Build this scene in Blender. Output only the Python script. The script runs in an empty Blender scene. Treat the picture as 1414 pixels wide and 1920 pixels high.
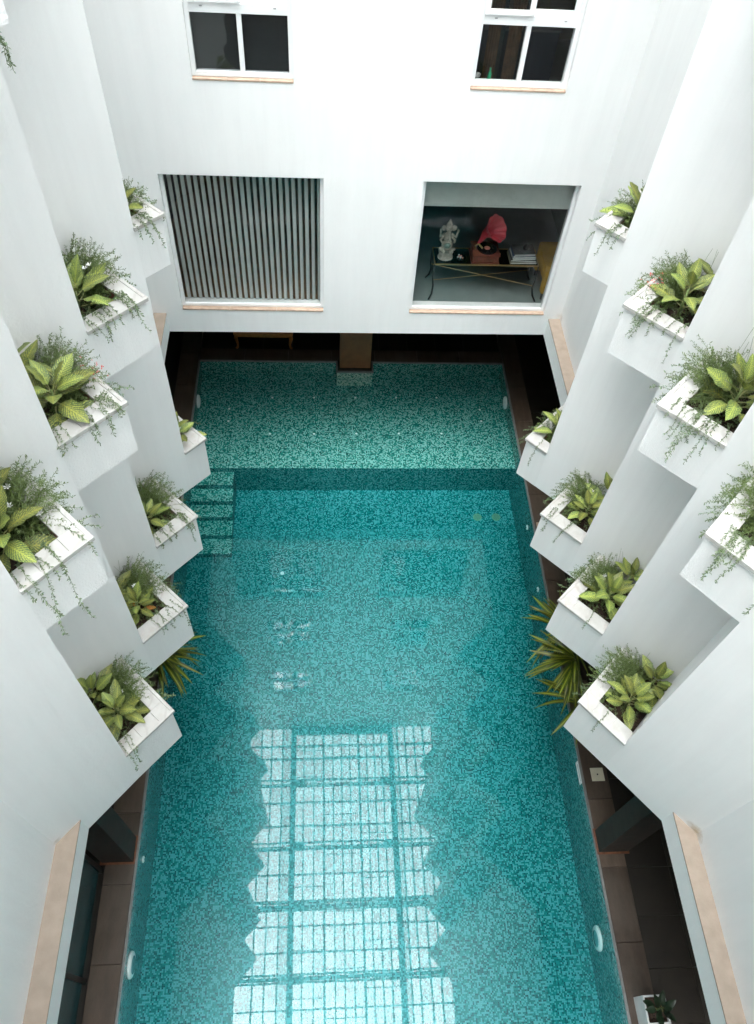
import bpy, bmesh, math, random
from mathutils import Vector, Matrix
rnd = random.Random(7)
scene = bpy.context.scene
COL = scene.collection
R = math.radians

# ------------------------------------------------------------------ camera
cam_d = bpy.data.cameras.new('camera')
cam = bpy.data.objects.new('camera', cam_d)
COL.objects.link(cam)
cam_d.sensor_fit = 'VERTICAL'
cam_d.sensor_height = 24.0
cam_d.lens = 1455.383 / 1920 * 24.0
cam_d.clip_start = 0.05
cam_d.clip_end = 500
rx = Vector((0.997478937, -0.043067367, 0.056400102))
ry = Vector((-0.002573020, -0.816207190, -0.577753583))
rz = Vector((0.070916495, 0.576151911, -0.814260294))
cam.matrix_world = Matrix.Translation((0, 0, 11.3)) @ Matrix((
    (rx.x, -ry.x, -rz.x), (rx.y, -ry.y, -rz.y), (rx.z, -ry.z, -rz.z))).to_4x4()
scene.camera = cam

# ------------------------------------------------------------------ sky, sun, exposure
SUN_EL, SUN_AZ = 74, 200
world = bpy.data.worlds.new('World')
scene.world = world
world.use_nodes = True
wn, wl = world.node_tree.nodes, world.node_tree.links
bg = wn['Background']
sky = wn.new('ShaderNodeTexSky')
sky.sky_type = 'NISHITA'
sky.sun_disc = False
sky.sun_elevation = R(SUN_EL)
sky.sun_rotation = R(SUN_AZ)
sky.dust_density = 3.0
hs = wn.new('ShaderNodeHueSaturation')       # overcast: the blue of the clear sky is greyed out
hs.inputs['Saturation'].default_value = 0.10
wl.new(sky.outputs[0], hs.inputs['Color'])
wl.new(hs.outputs[0], bg.inputs[0])
bg.inputs[1].default_value = 0.15

sun_d = bpy.data.lights.new('sun', 'SUN')
sun = bpy.data.objects.new('sun', sun_d)
COL.objects.link(sun)
sun_d.energy = 0.2
sun_d.angle = R(30)
sun_d.color = (1.0, 0.98, 0.95)
az = R(SUN_AZ)
sdir = Vector((math.sin(az) * math.cos(R(SUN_EL)), math.cos(az) * math.cos(R(SUN_EL)), math.sin(R(SUN_EL))))
sun.rotation_euler = sdir.to_track_quat('Z', 'Y').to_euler()
sun.location = (0, 0, 30)

vs = scene.view_settings
vs.view_transform = 'Standard'
vs.look = 'None'
vs.gamma = 1
vs.use_curve_mapping = False
vs.exposure = 4.08
cy = scene.cycles
cy.use_denoising = True
cy.max_bounces = 10
cy.diffuse_bounces = 6
cy.glossy_bounces = 4
cy.transparent_max_bounces = 16
cy.sample_clamp_indirect = 8
cy.caustics_reflective = False
cy.caustics_refractive = False

# ------------------------------------------------------------------ materials
MATS = {}


class NT:
    def __init__(s, name):
        s.m = bpy.data.materials.new(name)
        s.m.use_nodes = True
        s.t = s.m.node_tree
        s.b = s.t.nodes['Principled BSDF']
        s.out = s.t.nodes['Material Output']

    def n(s, typ, **kw):
        nd = s.t.nodes.new(typ)
        for k, v in kw.items():
            if k.startswith('i_'):
                key = k[2:]
                key = int(key) if key.isdigit() else key.replace('_', ' ')
                nd.inputs[key].default_value = v
            else:
                setattr(nd, k, v)
        return nd

    def l(s, a, b):
        s.t.links.new(a, b)

    def math(s, op, a, b=None, c=None):
        nd = s.n('ShaderNodeMath', operation=op)
        for i, v in enumerate((a, b, c)):
            if v is None:
                continue
            if isinstance(v, (int, float)):
                nd.inputs[i].default_value = v
            else:
                s.l(v, nd.inputs[i])
        return nd.outputs[0]

    def mix(s, f, a, b):
        nd = s.n('ShaderNodeMix', data_type='RGBA')
        for k, v in ((0, f), (6, a), (7, b)):
            if isinstance(v, tuple):
                nd.inputs[k].default_value = v if len(v) == 4 else (*v, 1)
            elif isinstance(v, (int, float)):
                nd.inputs[k].default_value = v
            else:
                s.l(v, nd.inputs[k])
        return nd.outputs[2]

    def ramp(s, f, stops):
        nd = s.n('ShaderNodeValToRGB')
        cr = nd.color_ramp
        while len(cr.elements) < len(stops):
            cr.elements.new(0.5)
        for e, (p, c) in zip(cr.elements, stops):
            e.position = p
            e.color = (*c, 1) if len(c) == 3 else c
        s.l(f, nd.inputs[0])
        return nd.outputs[0]

    def noise(s, vec, scale, detail=4, rough=0.55):
        nd = s.n('ShaderNodeTexNoise', i_Scale=scale, i_Detail=detail, i_Roughness=rough)
        s.l(vec, nd.inputs['Vector'])
        return nd.outputs['Fac']

    def pos(s):
        return s.n('ShaderNodeNewGeometry').outputs['Position']

    def bump(s, h, strength, dist=0.01):
        nd = s.n('ShaderNodeBump', i_Strength=strength, i_Distance=dist)
        s.l(h, nd.inputs['Height'])
        s.l(nd.outputs[0], s.b.inputs['Normal'])


def simple(name, col, rough=0.6, var=0.15, vscale=6.0, bump=0.0, bscale=60, metal=0.0, spec=0.5, rand=0.0, coord='pos'):
    t = NT(name)
    v = t.pos() if coord == 'pos' else t.n('ShaderNodeTexCoord').outputs['Object']
    f = t.noise(v, vscale, 6)
    dark = tuple(c * (1 - var) for c in col)
    lite = tuple(min(1, c * (1 + var)) for c in col)
    c = t.ramp(f, [(0.3, dark), (0.7, lite)])
    if rand:
        oi = t.n('ShaderNodeObjectInfo').outputs['Random']
        k = t.math('MULTIPLY_ADD', oi, 2 * rand, 1 - rand)
        mx = t.n('ShaderNodeVectorMath', operation='SCALE')
        t.l(c, mx.inputs[0])
        t.l(k, mx.inputs['Scale'])
        c = mx.outputs[0]
    t.l(c, t.b.inputs['Base Color'])
    t.b.inputs['Roughness'].default_value = rough
    t.b.inputs['Metallic'].default_value = metal
    t.b.inputs['Specular IOR Level'].default_value = spec
    if bump:
        t.bump(t.noise(v, bscale, 5), bump)
    MATS[name] = t.m
    return t.m


def m_wall(name, col, bump, bscale, streak=0.05):
    t = NT(name)
    p = t.pos()
    big = t.noise(p, 0.7, 4)
    mp = t.n('ShaderNodeMapping')
    mp.inputs['Scale'].default_value = (5, 5, 0.35)
    t.l(p, mp.inputs[0])
    st = t.noise(mp.outputs[0], 1.3, 5, 0.65)
    c = t.ramp(t.math('ADD', t.math('MULTIPLY', big, 0.5), t.math('MULTIPLY', st, 0.5)),
               [(0.35, tuple(x * (1 - streak * 1.7) for x in col)), (0.62, col)])
    spk = t.noise(p, 9, 3, 0.7)
    smask = t.ramp(spk, [(0.74, (0, 0, 0)), (0.80, (1, 1, 1))])
    c = t.mix(t.math('MULTIPLY', smask, 0.12), c, (0.45, 0.44, 0.41))
    # rust bleeding out of the ledge corners, and weather marks below the copings
    for q_, rad_, k_ in (((3.72, 1.73, 3.34), 0.13, 0.75), ((-2.52, 1.83, 3.33), 0.07, 0.35), ((3.72, 9.3, 3.34), 0.10, 0.3)):
        ds_ = t.n('ShaderNodeVectorMath', operation='DISTANCE')
        t.l(p, ds_.inputs[0])
        ds_.inputs[1].default_value = q_
        dd = t.math('ADD', ds_.outputs['Value'], t.math('MULTIPLY_ADD', t.noise(p, 14, 4, 0.7), 0.16, -0.08))
        m_ = t.ramp(t.math('DIVIDE', dd, rad_), [(0.1, (1, 1, 1)), (1.0, (0, 0, 0))])
        c = t.mix(t.math('MULTIPLY', m_, k_), c, (0.36, 0.24, 0.11))
    mp2 = t.n('ShaderNodeMapping')
    mp2.inputs['Scale'].default_value = (14, 14, 0.8)
    t.l(p, mp2.inputs[0])
    drip = t.ramp(t.noise(mp2.outputs[0], 1.0, 5, 0.6), [(0.60, (0, 0, 0)), (0.74, (1, 1, 1))])
    area = t.ramp(t.noise(p, 1.4, 2), [(0.5, (0, 0, 0)), (0.62, (1, 1, 1))])
    c = t.mix(t.math('MULTIPLY', t.math('MULTIPLY', drip, area), 0.16 if 'rough' in name else 0.07), c, (0.42, 0.41, 0.36))
    t.l(c, t.b.inputs['Base Color'])
    t.b.inputs['Roughness'].default_value = 0.75
    t.b.inputs['Specular IOR Level'].default_value = 0.25
    h = t.math('ADD', t.noise(p, bscale, 5, 0.6), t.math('MULTIPLY', t.noise(p, 2.2, 3), 1.2))
    t.bump(h, bump, 0.012)
    MATS[name] = t.m
    return t.m


m_wall('white_paint_smooth', (0.835, 0.835, 0.828), 0.22, 26, 0.035)
m_wall('white_render_rough', (0.82, 0.82, 0.812), 0.6, 60, 0.05)
simple('peach_stone', (0.44, 0.32, 0.24), 0.7, 0.16, 12, 0.2, 80)
simple('ledge_stone', (0.34, 0.27, 0.215), 0.7, 0.12, 7, 0.2, 60)
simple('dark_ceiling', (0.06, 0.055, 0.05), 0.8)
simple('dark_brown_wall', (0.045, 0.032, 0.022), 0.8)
simple('soil', (0.035, 0.02, 0.012), 0.95, 0.6, 40, 1.0, 90)
simple('maroon_liner', (0.16, 0.012, 0.015), 0.35, 0.3, 10)
simple('column_brown', (0.038, 0.029, 0.024), 0.7, 0.15, 8, rand=0.1, spec=0.2)
simple('column_wood', (0.24, 0.095, 0.035), 0.5, 0.15, 8)
simple('frame_white', (0.80, 0.81, 0.81), 0.35, 0.03, 5)
simple('steel_grey', (0.30, 0.31, 0.31), 0.45, 0.1, 5)
simple('roof_steel', (0.07, 0.09, 0.09), 0.5, 0.1, 5)
simple('coping_edge', (0.17, 0.175, 0.17), 0.4, 0.2, 14)
simple('room_floor_teal', (0.20, 0.235, 0.225), 0.30, 0.2, 1.5)
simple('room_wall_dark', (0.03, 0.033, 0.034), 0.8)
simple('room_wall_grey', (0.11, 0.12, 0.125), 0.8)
simple('mustard', (0.42, 0.24, 0.02), 0.8, 0.2, 6)
simple('mustard_wall', (0.30, 0.18, 0.05), 0.8, 0.2, 3)
simple('olive_wall', (0.16, 0.135, 0.085), 0.8, 0.2, 3)
simple('dark_wood_floor', (0.30, 0.17, 0.085), 0.35, 0.3, 4)
simple('blind_slat', (0.60, 0.61, 0.59), 0.6, 0.05, 4)
simple('roller_fabric', (0.50, 0.52, 0.49), 0.7, 0.05, 9)
simple('dark_blind', (0.11, 0.115, 0.115), 0.3, 0.1, 4)
simple('brass', (0.55, 0.38, 0.16), 0.3, 0.15, 30, metal=0.9)
simple('black_iron', (0.02, 0.018, 0.016), 0.4, 0.2, 20)
simple('red_horn', (0.62, 0.05, 0.075), 0.32, 0.18, 9, coord='obj')
simple('box_mahogany', (0.16, 0.045, 0.03), 0.3, 0.3, 12)
simple('black_vinyl', (0.015, 0.015, 0.018), 0.25)
simple('label_pink', (0.75, 0.28, 0.22), 0.5)
simple('stone_statue', (0.46, 0.43, 0.36), 0.7, 0.35, 22, 0.6, 50)
simple('green_patina', (0.24, 0.36, 0.31), 0.7, 0.3, 30)
simple('book_blue', (0.05, 0.08, 0.16), 0.5)
simple('book_grey', (0.10, 0.10, 0.10), 0.5)
simple('book_olive', (0.22, 0.20, 0.13), 0.5)
simple('paper', (0.65, 0.66, 0.63), 0.8, 0.06, 40)
simple('curtain_brown', (0.10, 0.055, 0.028), 0.9, 0.4, 12)
simple('curtain_black', (0.018, 0.018, 0.022), 0.9)
simple('navy', (0.022, 0.028, 0.045), 0.6)
simple('bottle_green', (0.03, 0.28, 0.14), 0.2)
simple('cloth_white', (0.45, 0.44, 0.45), 0.9, 0.6, 22, 0.6, 25)
simple('white_plastic', (0.72, 0.74, 0.72), 0.35, 0.05, 5)
simple('dark_lens', (0.10, 0.25, 0.26), 0.15)
simple('bench_wood', (0.42, 0.17, 0.035), 0.45, 0.25, 9)
simple('drain_cover', (0.62, 0.58, 0.44), 0.5, 0.1, 6)
simple('terracotta_rust', (0.14, 0.05, 0.022), 0.8, 0.4, 20)
simple('pot_white', (0.55, 0.57, 0.56), 0.5, 0.1, 5)
simple('grate_green', (0.13, 0.24, 0.14), 0.5, 0.1, 30)
simple('stem_green', (0.13, 0.18, 0.06), 0.6, 0.3, 30, rand=0.3)
simple('petiole', (0.30, 0.30, 0.12), 0.5, 0.2, 30)
simple('fern_green', (0.115, 0.165, 0.045), 0.6, 0.4, 25)
simple('trail_green', (0.125, 0.175, 0.085), 0.6, 0.35, 25)
simple('flower_white', (0.9, 0.9, 0.88), 0.6, 0.02)
simple('flower_red', (0.75, 0.13, 0.10), 0.6, 0.15, 30)
simple('dead_leaf', (0.45, 0.20, 0.04), 0.7, 0.4, 18)
simple('rubber_leaf', (0.018, 0.035, 0.018), 0.3, 0.3, 12)

# marble coping of the planters
t = NT('marble')
p = t.pos()
n1 = t.noise(p, 3.0, 7, 0.7)
w = t.n('ShaderNodeTexWave', i_Scale=1.6, i_Distortion=9.0, i_Detail=4.0)
t.l(p, w.inputs[0])
vein = t.ramp(w.outputs['Fac'], [(0.0, (1, 1, 1)), (0.09, (0, 0, 0))])
c = t.ramp(n1, [(0.3, (0.40, 0.385, 0.36)), (0.6, (0.50, 0.49, 0.47))])
c = t.mix(t.math('MULTIPLY', vein, 0.45), c, (0.36, 0.33, 0.31))
stn = t.ramp(t.noise(p, 7.0, 5, 0.7), [(0.56, (0, 0, 0)), (0.72, (1, 1, 1))])
c = t.mix(t.math('MULTIPLY', stn, 0.30), c, (0.40, 0.27, 0.21))
t.l(c, t.b.inputs['Base Color'])
t.b.inputs['Roughness'].default_value = 0.45
MATS['marble'] = t.m

# brown flamed granite of the pool surround
t = NT('brown_stone')
p = t.pos()
oi = t.n('ShaderNodeObjectInfo').outputs['Random']
mp = t.n('ShaderNodeMapping')
mp.inputs['Scale'].default_value = (1, 0.25, 1)
t.l(p, mp.inputs[0])
f = t.math('ADD', t.math('MULTIPLY', t.noise(mp.outputs[0], 9, 8, 0.7), 0.7), t.math('MULTIPLY', oi, 0.3))
c = t.ramp(f, [(0.3, (0.032, 0.021, 0.013)), (0.52, (0.062, 0.041, 0.027)), (0.75, (0.10, 0.070, 0.048))])
wet = t.ramp(t.noise(p, 1.7, 5, 0.6), [(0.42, (0, 0, 0)), (0.62, (1, 1, 1))])
c = t.mix(t.math('MULTIPLY', wet, 0.35), c, (0.10, 0.082, 0.064))
t.l(c, t.b.inputs['Base Color'])
t.b.inputs['Roughness'].default_value = 0.5
t.bump(t.noise(p, 60, 5), 0.25)
MATS['brown_stone'] = t.m
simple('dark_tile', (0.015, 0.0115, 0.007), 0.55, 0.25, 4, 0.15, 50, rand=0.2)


def m_mosaic(name, cols, grout):
    """glass mosaic, 24 mm chips, one hashed colour per chip"""
    t = NT(name)
    S = 0.0215
    geo = t.n('ShaderNodeNewGeometry')
    off = t.n('ShaderNodeVectorMath', operation='ADD')
    off.inputs[1].default_value = (10.003, 10.007, 10.011)
    t.l(geo.outputs['Position'], off.inputs[0])
    sc = t.n('ShaderNodeVectorMath', operation='SCALE')
    sc.inputs['Scale'].default_value = 1 / S
    t.l(off.outputs[0], sc.inputs[0])
    fl = t.n('ShaderNodeVectorMath', operation='FLOOR')
    t.l(sc.outputs[0], fl.inputs[0])
    fr = t.n('ShaderNodeVectorMath', operation='FRACTION')
    t.l(sc.outputs[0], fr.inputs[0])
    wnz = t.n('ShaderNodeTexWhiteNoise', noise_dimensions='3D')
    t.l(fl.outputs[0], wnz.inputs['Vector'])
    drift = t.noise(geo.outputs['Position'], 1.1, 3)
    v = t.math('ADD', wnz.outputs['Value'], t.math('MULTIPLY_ADD', drift, 0.16, -0.08))
    nd = t.n('ShaderNodeValToRGB')
    nd.color_ramp.interpolation = 'CONSTANT'
    pos = [p for p, _ in cols]
    while len(nd.color_ramp.elements) < len(cols):
        nd.color_ramp.elements.new(0.9)
    for e, (pp, cc) in zip(nd.color_ramp.elements, cols):
        e.position = pp
        e.color = (*cc, 1)
    t.l(v, nd.inputs[0])
    sx = t.n('ShaderNodeSeparateXYZ')
    t.l(fr.outputs[0], sx.inputs[0])
    sn = t.n('ShaderNodeSeparateXYZ')
    t.l(geo.outputs['Normal'], sn.inputs[0])
    g = None
    for k in range(3):
        d = t.math('ABSOLUTE', t.math('SUBTRACT', sx.outputs[k], 0.5))
        e = t.math('GREATER_THAN', d, 0.455)
        e = t.math('MULTIPLY', e, t.math('LESS_THAN', t.math('ABSOLUTE', sn.outputs[k]), 0.5))
        g = e if g is None else t.math('MAXIMUM', g, e)
    c = t.mix(g, nd.outputs[0], grout)
    t.l(c, t.b.inputs['Base Color'])
    t.b.inputs['Roughness'].default_value = 0.25
    MATS[name] = t.m


m_mosaic('mosaic_deep', [(0.0, (0.003, 0.052, 0.056)), (0.13, (0.005, 0.125, 0.115)), (0.40, (0.013, 0.188, 0.176)), (0.62, (0.105, 0.32, 0.32))],
         (0.03, 0.16, 0.155))
m_mosaic('mosaic_shallow', [(0.0, (0.005, 0.07, 0.062)), (0.14, (0.010, 0.165, 0.135)), (0.42, (0.050, 0.27, 0.23)), (0.62, (0.25, 0.47, 0.42))],
         (0.05, 0.16, 0.14))

m_mosaic('mosaic_plinth', [(0.0, (0.02, 0.10, 0.08)), (0.12, (0.08, 0.26, 0.20)), (0.35, (0.26, 0.44, 0.36)), (0.60, (0.48, 0.60, 0.50))],
         (0.20, 0.32, 0.27))

# water: flat mirror coat over a clear body, the body itself tints
t = NT('water_surface')
t.t.nodes.remove(t.b)
tr = t.n('ShaderNodeBsdfTransparent')
tr.inputs[0].default_value = (0.99, 1, 1, 1)
gl = t.n('ShaderNodeBsdfGlossy', i_Roughness=0.0)
fz = t.n('ShaderNodeFresnel', i_IOR=1.52)
mx = t.n('ShaderNodeMixShader')
bm_ = t.n('ShaderNodeBump', i_Strength=0.012, i_Distance=0.01)
bf = t.n('ShaderNodeNewGeometry').outputs['Backfacing']
nz = t.noise(t.pos(), 3.0, 2)
t.l(nz, bm_.inputs['Height'])
t.l(bm_.outputs[0], gl.inputs['Normal'])
t.l(t.math('MULTIPLY', fz.outputs[0], t.math('SUBTRACT', 1.0, bf)), mx.inputs[0])
t.l(tr.outputs[0], mx.inputs[1])
t.l(gl.outputs[0], mx.inputs[2])
t.l(mx.outputs[0], t.out.inputs['Surface'])
va = t.n('ShaderNodeVolumeAbsorption', i_Density=0.55)
va.inputs['Color'].default_value = (0.0, 0.80, 0.86, 1)
t.l(va.outputs[0], t.out.inputs['Volume'])
MATS['water_surface'] = t.m

def m_glass(name, tint, ior=1.5, rough=0.0, wavy=0.0):
    t = NT(name)
    t.t.nodes.remove(t.b)
    tr = t.n('ShaderNodeBsdfTransparent')
    tr.inputs[0].default_value = (*tint, 1)
    gl = t.n('ShaderNodeBsdfGlossy', i_Roughness=rough)
    fz = t.n('ShaderNodeFresnel', i_IOR=ior)
    mx = t.n('ShaderNodeMixShader')
    if wavy:
        b = t.n('ShaderNodeBump', i_Strength=wavy, i_Distance=0.02)
        t.l(t.noise(t.pos(), 1.5, 2), b.inputs['Height'])
        t.l(b.outputs[0], gl.inputs['Normal'])
    bf = t.n('ShaderNodeNewGeometry').outputs['Backfacing']
    t.l(t.math('MULTIPLY', fz.outputs[0], t.math('SUBTRACT', 1.0, bf)), mx.inputs[0])
    t.l(tr.outputs[0], mx.inputs[1])
    t.l(gl.outputs[0], mx.inputs[2])
    t.l(mx.outputs[0], t.out.inputs['Surface'])
    MATS[name] = t.m


m_glass('window_glass', (0.88, 0.895, 0.89), 1.5, 0.0, 0.05)
m_glass('dark_glass', (0.65, 0.67, 0.68), 2.0, 0.03, 0.25)
m_glass('table_glass', (0.35, 0.40, 0.40), 1.5)
simple('teal_screen', (0.02, 0.06, 0.065), 0.25, 0.15, 3)

# frosted roof panels; the narrow strips beside the main beams are the same sheet with dimmer light put into the colour
for pname, pk in (('roof_panel', 1.0), ('roof_panel_dimmed', 0.62)):
  t = NT(pname)
  t.t.nodes.remove(t.b)
  p = t.pos()
  oi = t.n('ShaderNodeObjectInfo').outputs['Random']
  dirt = t.noise(p, 2.6, 6, 0.65)
  f = t.math('ADD', t.math('MULTIPLY', dirt, 0.75), t.math('MULTIPLY', oi, 0.25))
  tc = t.ramp(f, [(0.3, (0.60 * pk, 0.64 * pk, 0.65 * pk)), (0.7, (0.92 * pk, 0.94 * pk, 0.94 * pk))])
  tr = t.n('ShaderNodeBsdfTransparent')
  t.l(tc, tr.inputs[0])
  tl = t.n('ShaderNodeBsdfTranslucent')
  tl.inputs[0].default_value = (0.8, 0.85, 0.86, 1)
  mx = t.n('ShaderNodeMixShader', i_0=0.12)
  t.l(tr.outputs[0], mx.inputs[1])
  t.l(tl.outputs[0], mx.inputs[2])
  t.l(mx.outputs[0], t.out.inputs['Surface'])
  MATS[pname] = t.m


def m_leaf(name, base, edge, yellow, mott=0.5, rib=0.05, rough=0.4):
    t = NT(name)
    uv = t.n('ShaderNodeUVMap').outputs[0]
    oi = t.n('ShaderNodeObjectInfo').outputs['Random']
    s = t.n('ShaderNodeSeparateXYZ')
    t.l(uv, s.inputs[0])
    au = t.math('ABSOLUTE', t.math('SUBTRACT', s.outputs[0], 0.5))
    # side veins and mottling fading from the rib outwards
    cmb = t.n('ShaderNodeVectorMath', operation='ADD')
    cx = t.n('ShaderNodeCombineXYZ')
    t.l(t.math('MULTIPLY', oi, 37.0), cx.inputs[0])
    t.l(oi, cx.inputs[2])
    t.l(uv, cmb.inputs[0])
    t.l(cx.outputs[0], cmb.inputs[1])
    mp = t.n('ShaderNodeMapping')
    mp.inputs['Scale'].default_value = (1, 1.9, 1)
    t.l(cmb.outputs[0], mp.inputs[0])
    vn = t.math('SINE', t.math('MULTIPLY', t.math('SUBTRACT', s.outputs[1], t.math('MULTIPLY', au, 0.55)), 75.0))
    mo = t.noise(mp.outputs[0], 15, 4, 0.7)
    k = t.math('ADD', mo, t.math('MULTIPLY', vn, 0.09))
    k = t.math('SUBTRACT', k, t.math('MULTIPLY', au, 0.20))
    msk = t.ramp(k, [(0.50 - 0.1 * mott, (0, 0, 0)), (0.62 - 0.1 * mott, (1, 1, 1))])
    ribm = t.ramp(au, [(0.0, (1, 1, 1)), (rib, (0, 0, 0))])
    c = t.mix(t.ramp(au, [(0.1, (0, 0, 0)), (0.5, (1, 1, 1))]), base, edge)
    c = t.mix(t.math('MULTIPLY', msk, mott), c, yellow)
    c = t.mix(ribm, c, yellow)
    c2 = t.n('ShaderNodeHueSaturation')
    t.l(c, c2.inputs['Color'])
    t.l(t.math('MULTIPLY_ADD', oi, 0.5, 0.72), c2.inputs['Value'])
    t.l(t.math('MULTIPLY_ADD', oi, 0.03, 0.485), c2.inputs['Hue'])
    t.l(c2.outputs[0], t.b.inputs['Base Color'])
    t.b.inputs['Roughness'].default_value = rough
    t.b.inputs['Specular IOR Level'].default_value = 0.4
    t.bump(t.math('ADD', vn, mo), 0.25, 0.004)
    MATS[name] = t.m


m_leaf('mottled_leaf', (0.112, 0.165, 0.060), (0.080, 0.125, 0.046), (0.42, 0.44, 0.09), 0.85, 0.05)
m_leaf('strap_leaf', (0.10, 0.135, 0.017), (0.04, 0.07, 0.008), (0.32, 0.33, 0.03), 0.3, 0.14, 0.3)


# ------------------------------------------------------------------ helpers
def newobj(name, me, parent=None):
    o = bpy.data.objects.new(name, me)
    COL.objects.link(o)
    if parent is not None:
        o.parent = parent
    return o


def tag(o, label=None, cat=None, group=None, kind=None):
    if label: o['label'] = label
    if cat: o['category'] = cat
    if group: o['group'] = group
    if kind: o['kind'] = kind
    return o


def empty(name, loc, label, cat, group=None):
    o = bpy.data.objects.new(name, None)
    o.empty_display_size = 0.1
    o.location = loc
    COL.objects.link(o)
    return tag(o, label, cat, group)


class MB:
    """collects faces into one mesh; origin is subtracted so parts sit under their thing"""

    def __init__(s):
        s.v, s.f, s.mi, s.mats, s.uv = [], [], [], [], {}

    def _m(s, m):
        if m not in s.mats:
            s.mats.append(m)
        return s.mats.index(m)

    def face(s, pts, m, uv=None):
        b = len(s.v)
        s.v += [tuple(p) for p in pts]
        s.f.append(tuple(range(b, b + len(pts))))
        s.mi.append(s._m(m))
        if uv: s.uv[len(s.f) - 1] = uv

    def prism(s, poly, z0, z1, m, mtop=None, mbot=None):
        """poly: list of (x,y) counter clockwise"""
        n = len(poly)
        area = sum(poly[i][0] * poly[(i + 1) % n][1] - poly[(i + 1) % n][0] * poly[i][1] for i in range(n))
        if area < 0: poly = poly[::-1]
        b = len(s.v)
        s.v += [(x, y, z0) for x, y in poly] + [(x, y, z1) for x, y in poly]
        k = s._m(m)
        for i in range(n):
            j = (i + 1) % n
            s.f.append((b + i, b + j, b + n + j, b + n + i)); s.mi.append(k)
        s.f.append(tuple(b + n + i for i in range(n))); s.mi.append(s._m(mtop or m))
        s.f.append(tuple(b + i for i in reversed(range(n)))); s.mi.append(s._m(mbot or m))
        return s

    def box(s, x0, x1, y0, y1, z0, z1, m, mtop=None, mbot=None):
        return s.prism([(x0, y0), (x1, y0), (x1, y1), (x0, y1)], z0, z1, m, mtop, mbot)

    def bar(s, a, b, w, h, m, up=Vector((0, 0, 1))):
        """rectangular bar from a to b"""
        a, b = Vector(a), Vector(b)
        d = (b - a).normalized()
        x = d.cross(up)
        if x.length < 1e-4: x = Vector((1, 0, 0))
        x.normalize()
        y = x.cross(d)
        q = []
        for e in (a, b):
            for i, j in ((-1, -1), (1, -1), (1, 1), (-1, 1)):
                q.append(e + x * i * w / 2 + y * j * h / 2)
        b0 = len(s.v)
        s.v += [tuple(p) for p in q]
        k = s._m(m)
        for f in ((3, 2, 1, 0), (4, 5, 6, 7), (0, 1, 5, 4), (1, 2, 6, 5), (2, 3, 7, 6), (3, 0, 4, 7)):
            s.f.append(tuple(b0 + i for i in f)); s.mi.append(k)
        return s

    def tube(s, pts, rad, m, n=6, cap=True):
        pts = [Vector(p) for p in pts]
        k = s._m(m)
        b0 = len(s.v)
        ref = None
        for i, p in enumerate(pts):
            d = (pts[min(i + 1, len(pts) - 1)] - pts[max(i - 1, 0)]).normalized()
            x = d.orthogonal().normalized() if ref is None else (ref - d * ref.dot(d)).normalized()
            ref = x
            y = d.cross(x)
            r = rad[i] if isinstance(rad, (list, tuple)) else rad
            for j in range(n):
                a = 2 * math.pi * j / n
                s.v.append(tuple(p + (x * math.cos(a) + y * math.sin(a)) * r))
        for i in range(len(pts) - 1):
            for j in range(n):
                jj = (j + 1) % n
                s.f.append((b0 + i * n + j, b0 + i * n + jj, b0 + (i + 1) * n + jj, b0 + (i + 1) * n + j)); s.mi.append(k)
        if cap:
            s.f.append(tuple(b0 + j for j in reversed(range(n)))); s.mi.append(k)
            e = b0 + (len(pts) - 1) * n
            s.f.append(tuple(e + j for j in range(n))); s.mi.append(k)
        return s

    def lathe(s, prof, c, m, n=20, axis=Vector((0, 0, 1)), sx=1.0, sy=1.0):
        """prof: (radius, height) pairs along axis from c"""
        axis = Vector(axis).normalized()
        x = Vector((1, 0, 0)) if abs(axis.z) > 0.9 else axis.orthogonal().normalized()
        y = axis.cross(x)
        c = Vector(c)
        k = s._m(m)
        b0 = len(s.v)
        for r, h in prof:
            for j in range(n):
                a = 2 * math.pi * j / n
                s.v.append(tuple(c + axis * h + x * math.cos(a) * r * sx + y * math.sin(a) * r * sy))
        for i in range(len(prof) - 1):
            for j in range(n):
                jj = (j + 1) % n
                s.f.append((b0 + i * n + j, b0 + i * n + jj, b0 + (i + 1) * n + jj, b0 + (i + 1) * n + j)); s.mi.append(k)
        s.f.append(tuple(b0 + j for j in reversed(range(n)))); s.mi.append(k)
        e = b0 + (len(prof) - 1) * n
        s.f.append(tuple(e + j for j in range(n))); s.mi.append(k)
        return s

    def blob(s, c, r, m, n=14, k=8):
        """ellipsoid"""
        c = Vector(c)
        prof = []
        for i in range(k + 1):
            a = math.pi * i / k
            prof.append((max(1e-4, math.sin(a)), -math.cos(a)))
        mi = s._m(m)
        b0 = len(s.v)
        for rr, h in prof:
            for j in range(n):
                a = 2 * math.pi * j / n
                s.v.append((c.x + rr * math.cos(a) * r[0], c.y + rr * math.sin(a) * r[1], c.z + h * r[2]))
        for i in range(k):
            for j in range(n):
                jj = (j + 1) % n
                s.f.append((b0 + i * n + j, b0 + i * n + jj, b0 + (i + 1) * n + jj, b0 + (i + 1) * n + j)); s.mi.append(mi)
        return s

    def build(s, name, parent=None, smooth=False, bevel=0.0):
        o0 = Vector((0, 0, 0))
        p = parent
        while p is not None:
            o0 += p.location
            p = p.parent
        me = bpy.data.meshes.new(name)
        me.from_pydata([(v[0] - o0.x, v[1] - o0.y, v[2] - o0.z) for v in s.v], [], s.f)
        for m in s.mats: me.materials.append(MATS[m])
        me.polygons.foreach_set('material_index', s.mi)
        if smooth: me.polygons.foreach_set('use_smooth', [True] * len(s.f))
        if s.uv:
            ul = me.uv_layers.new(name='UVMap')
            for fi, uvs in s.uv.items():
                for li, q in zip(me.polygons[fi].loop_indices, uvs):
                    ul.data[li].uv = q
        me.update()
        o = newobj(name, me, parent)
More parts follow.
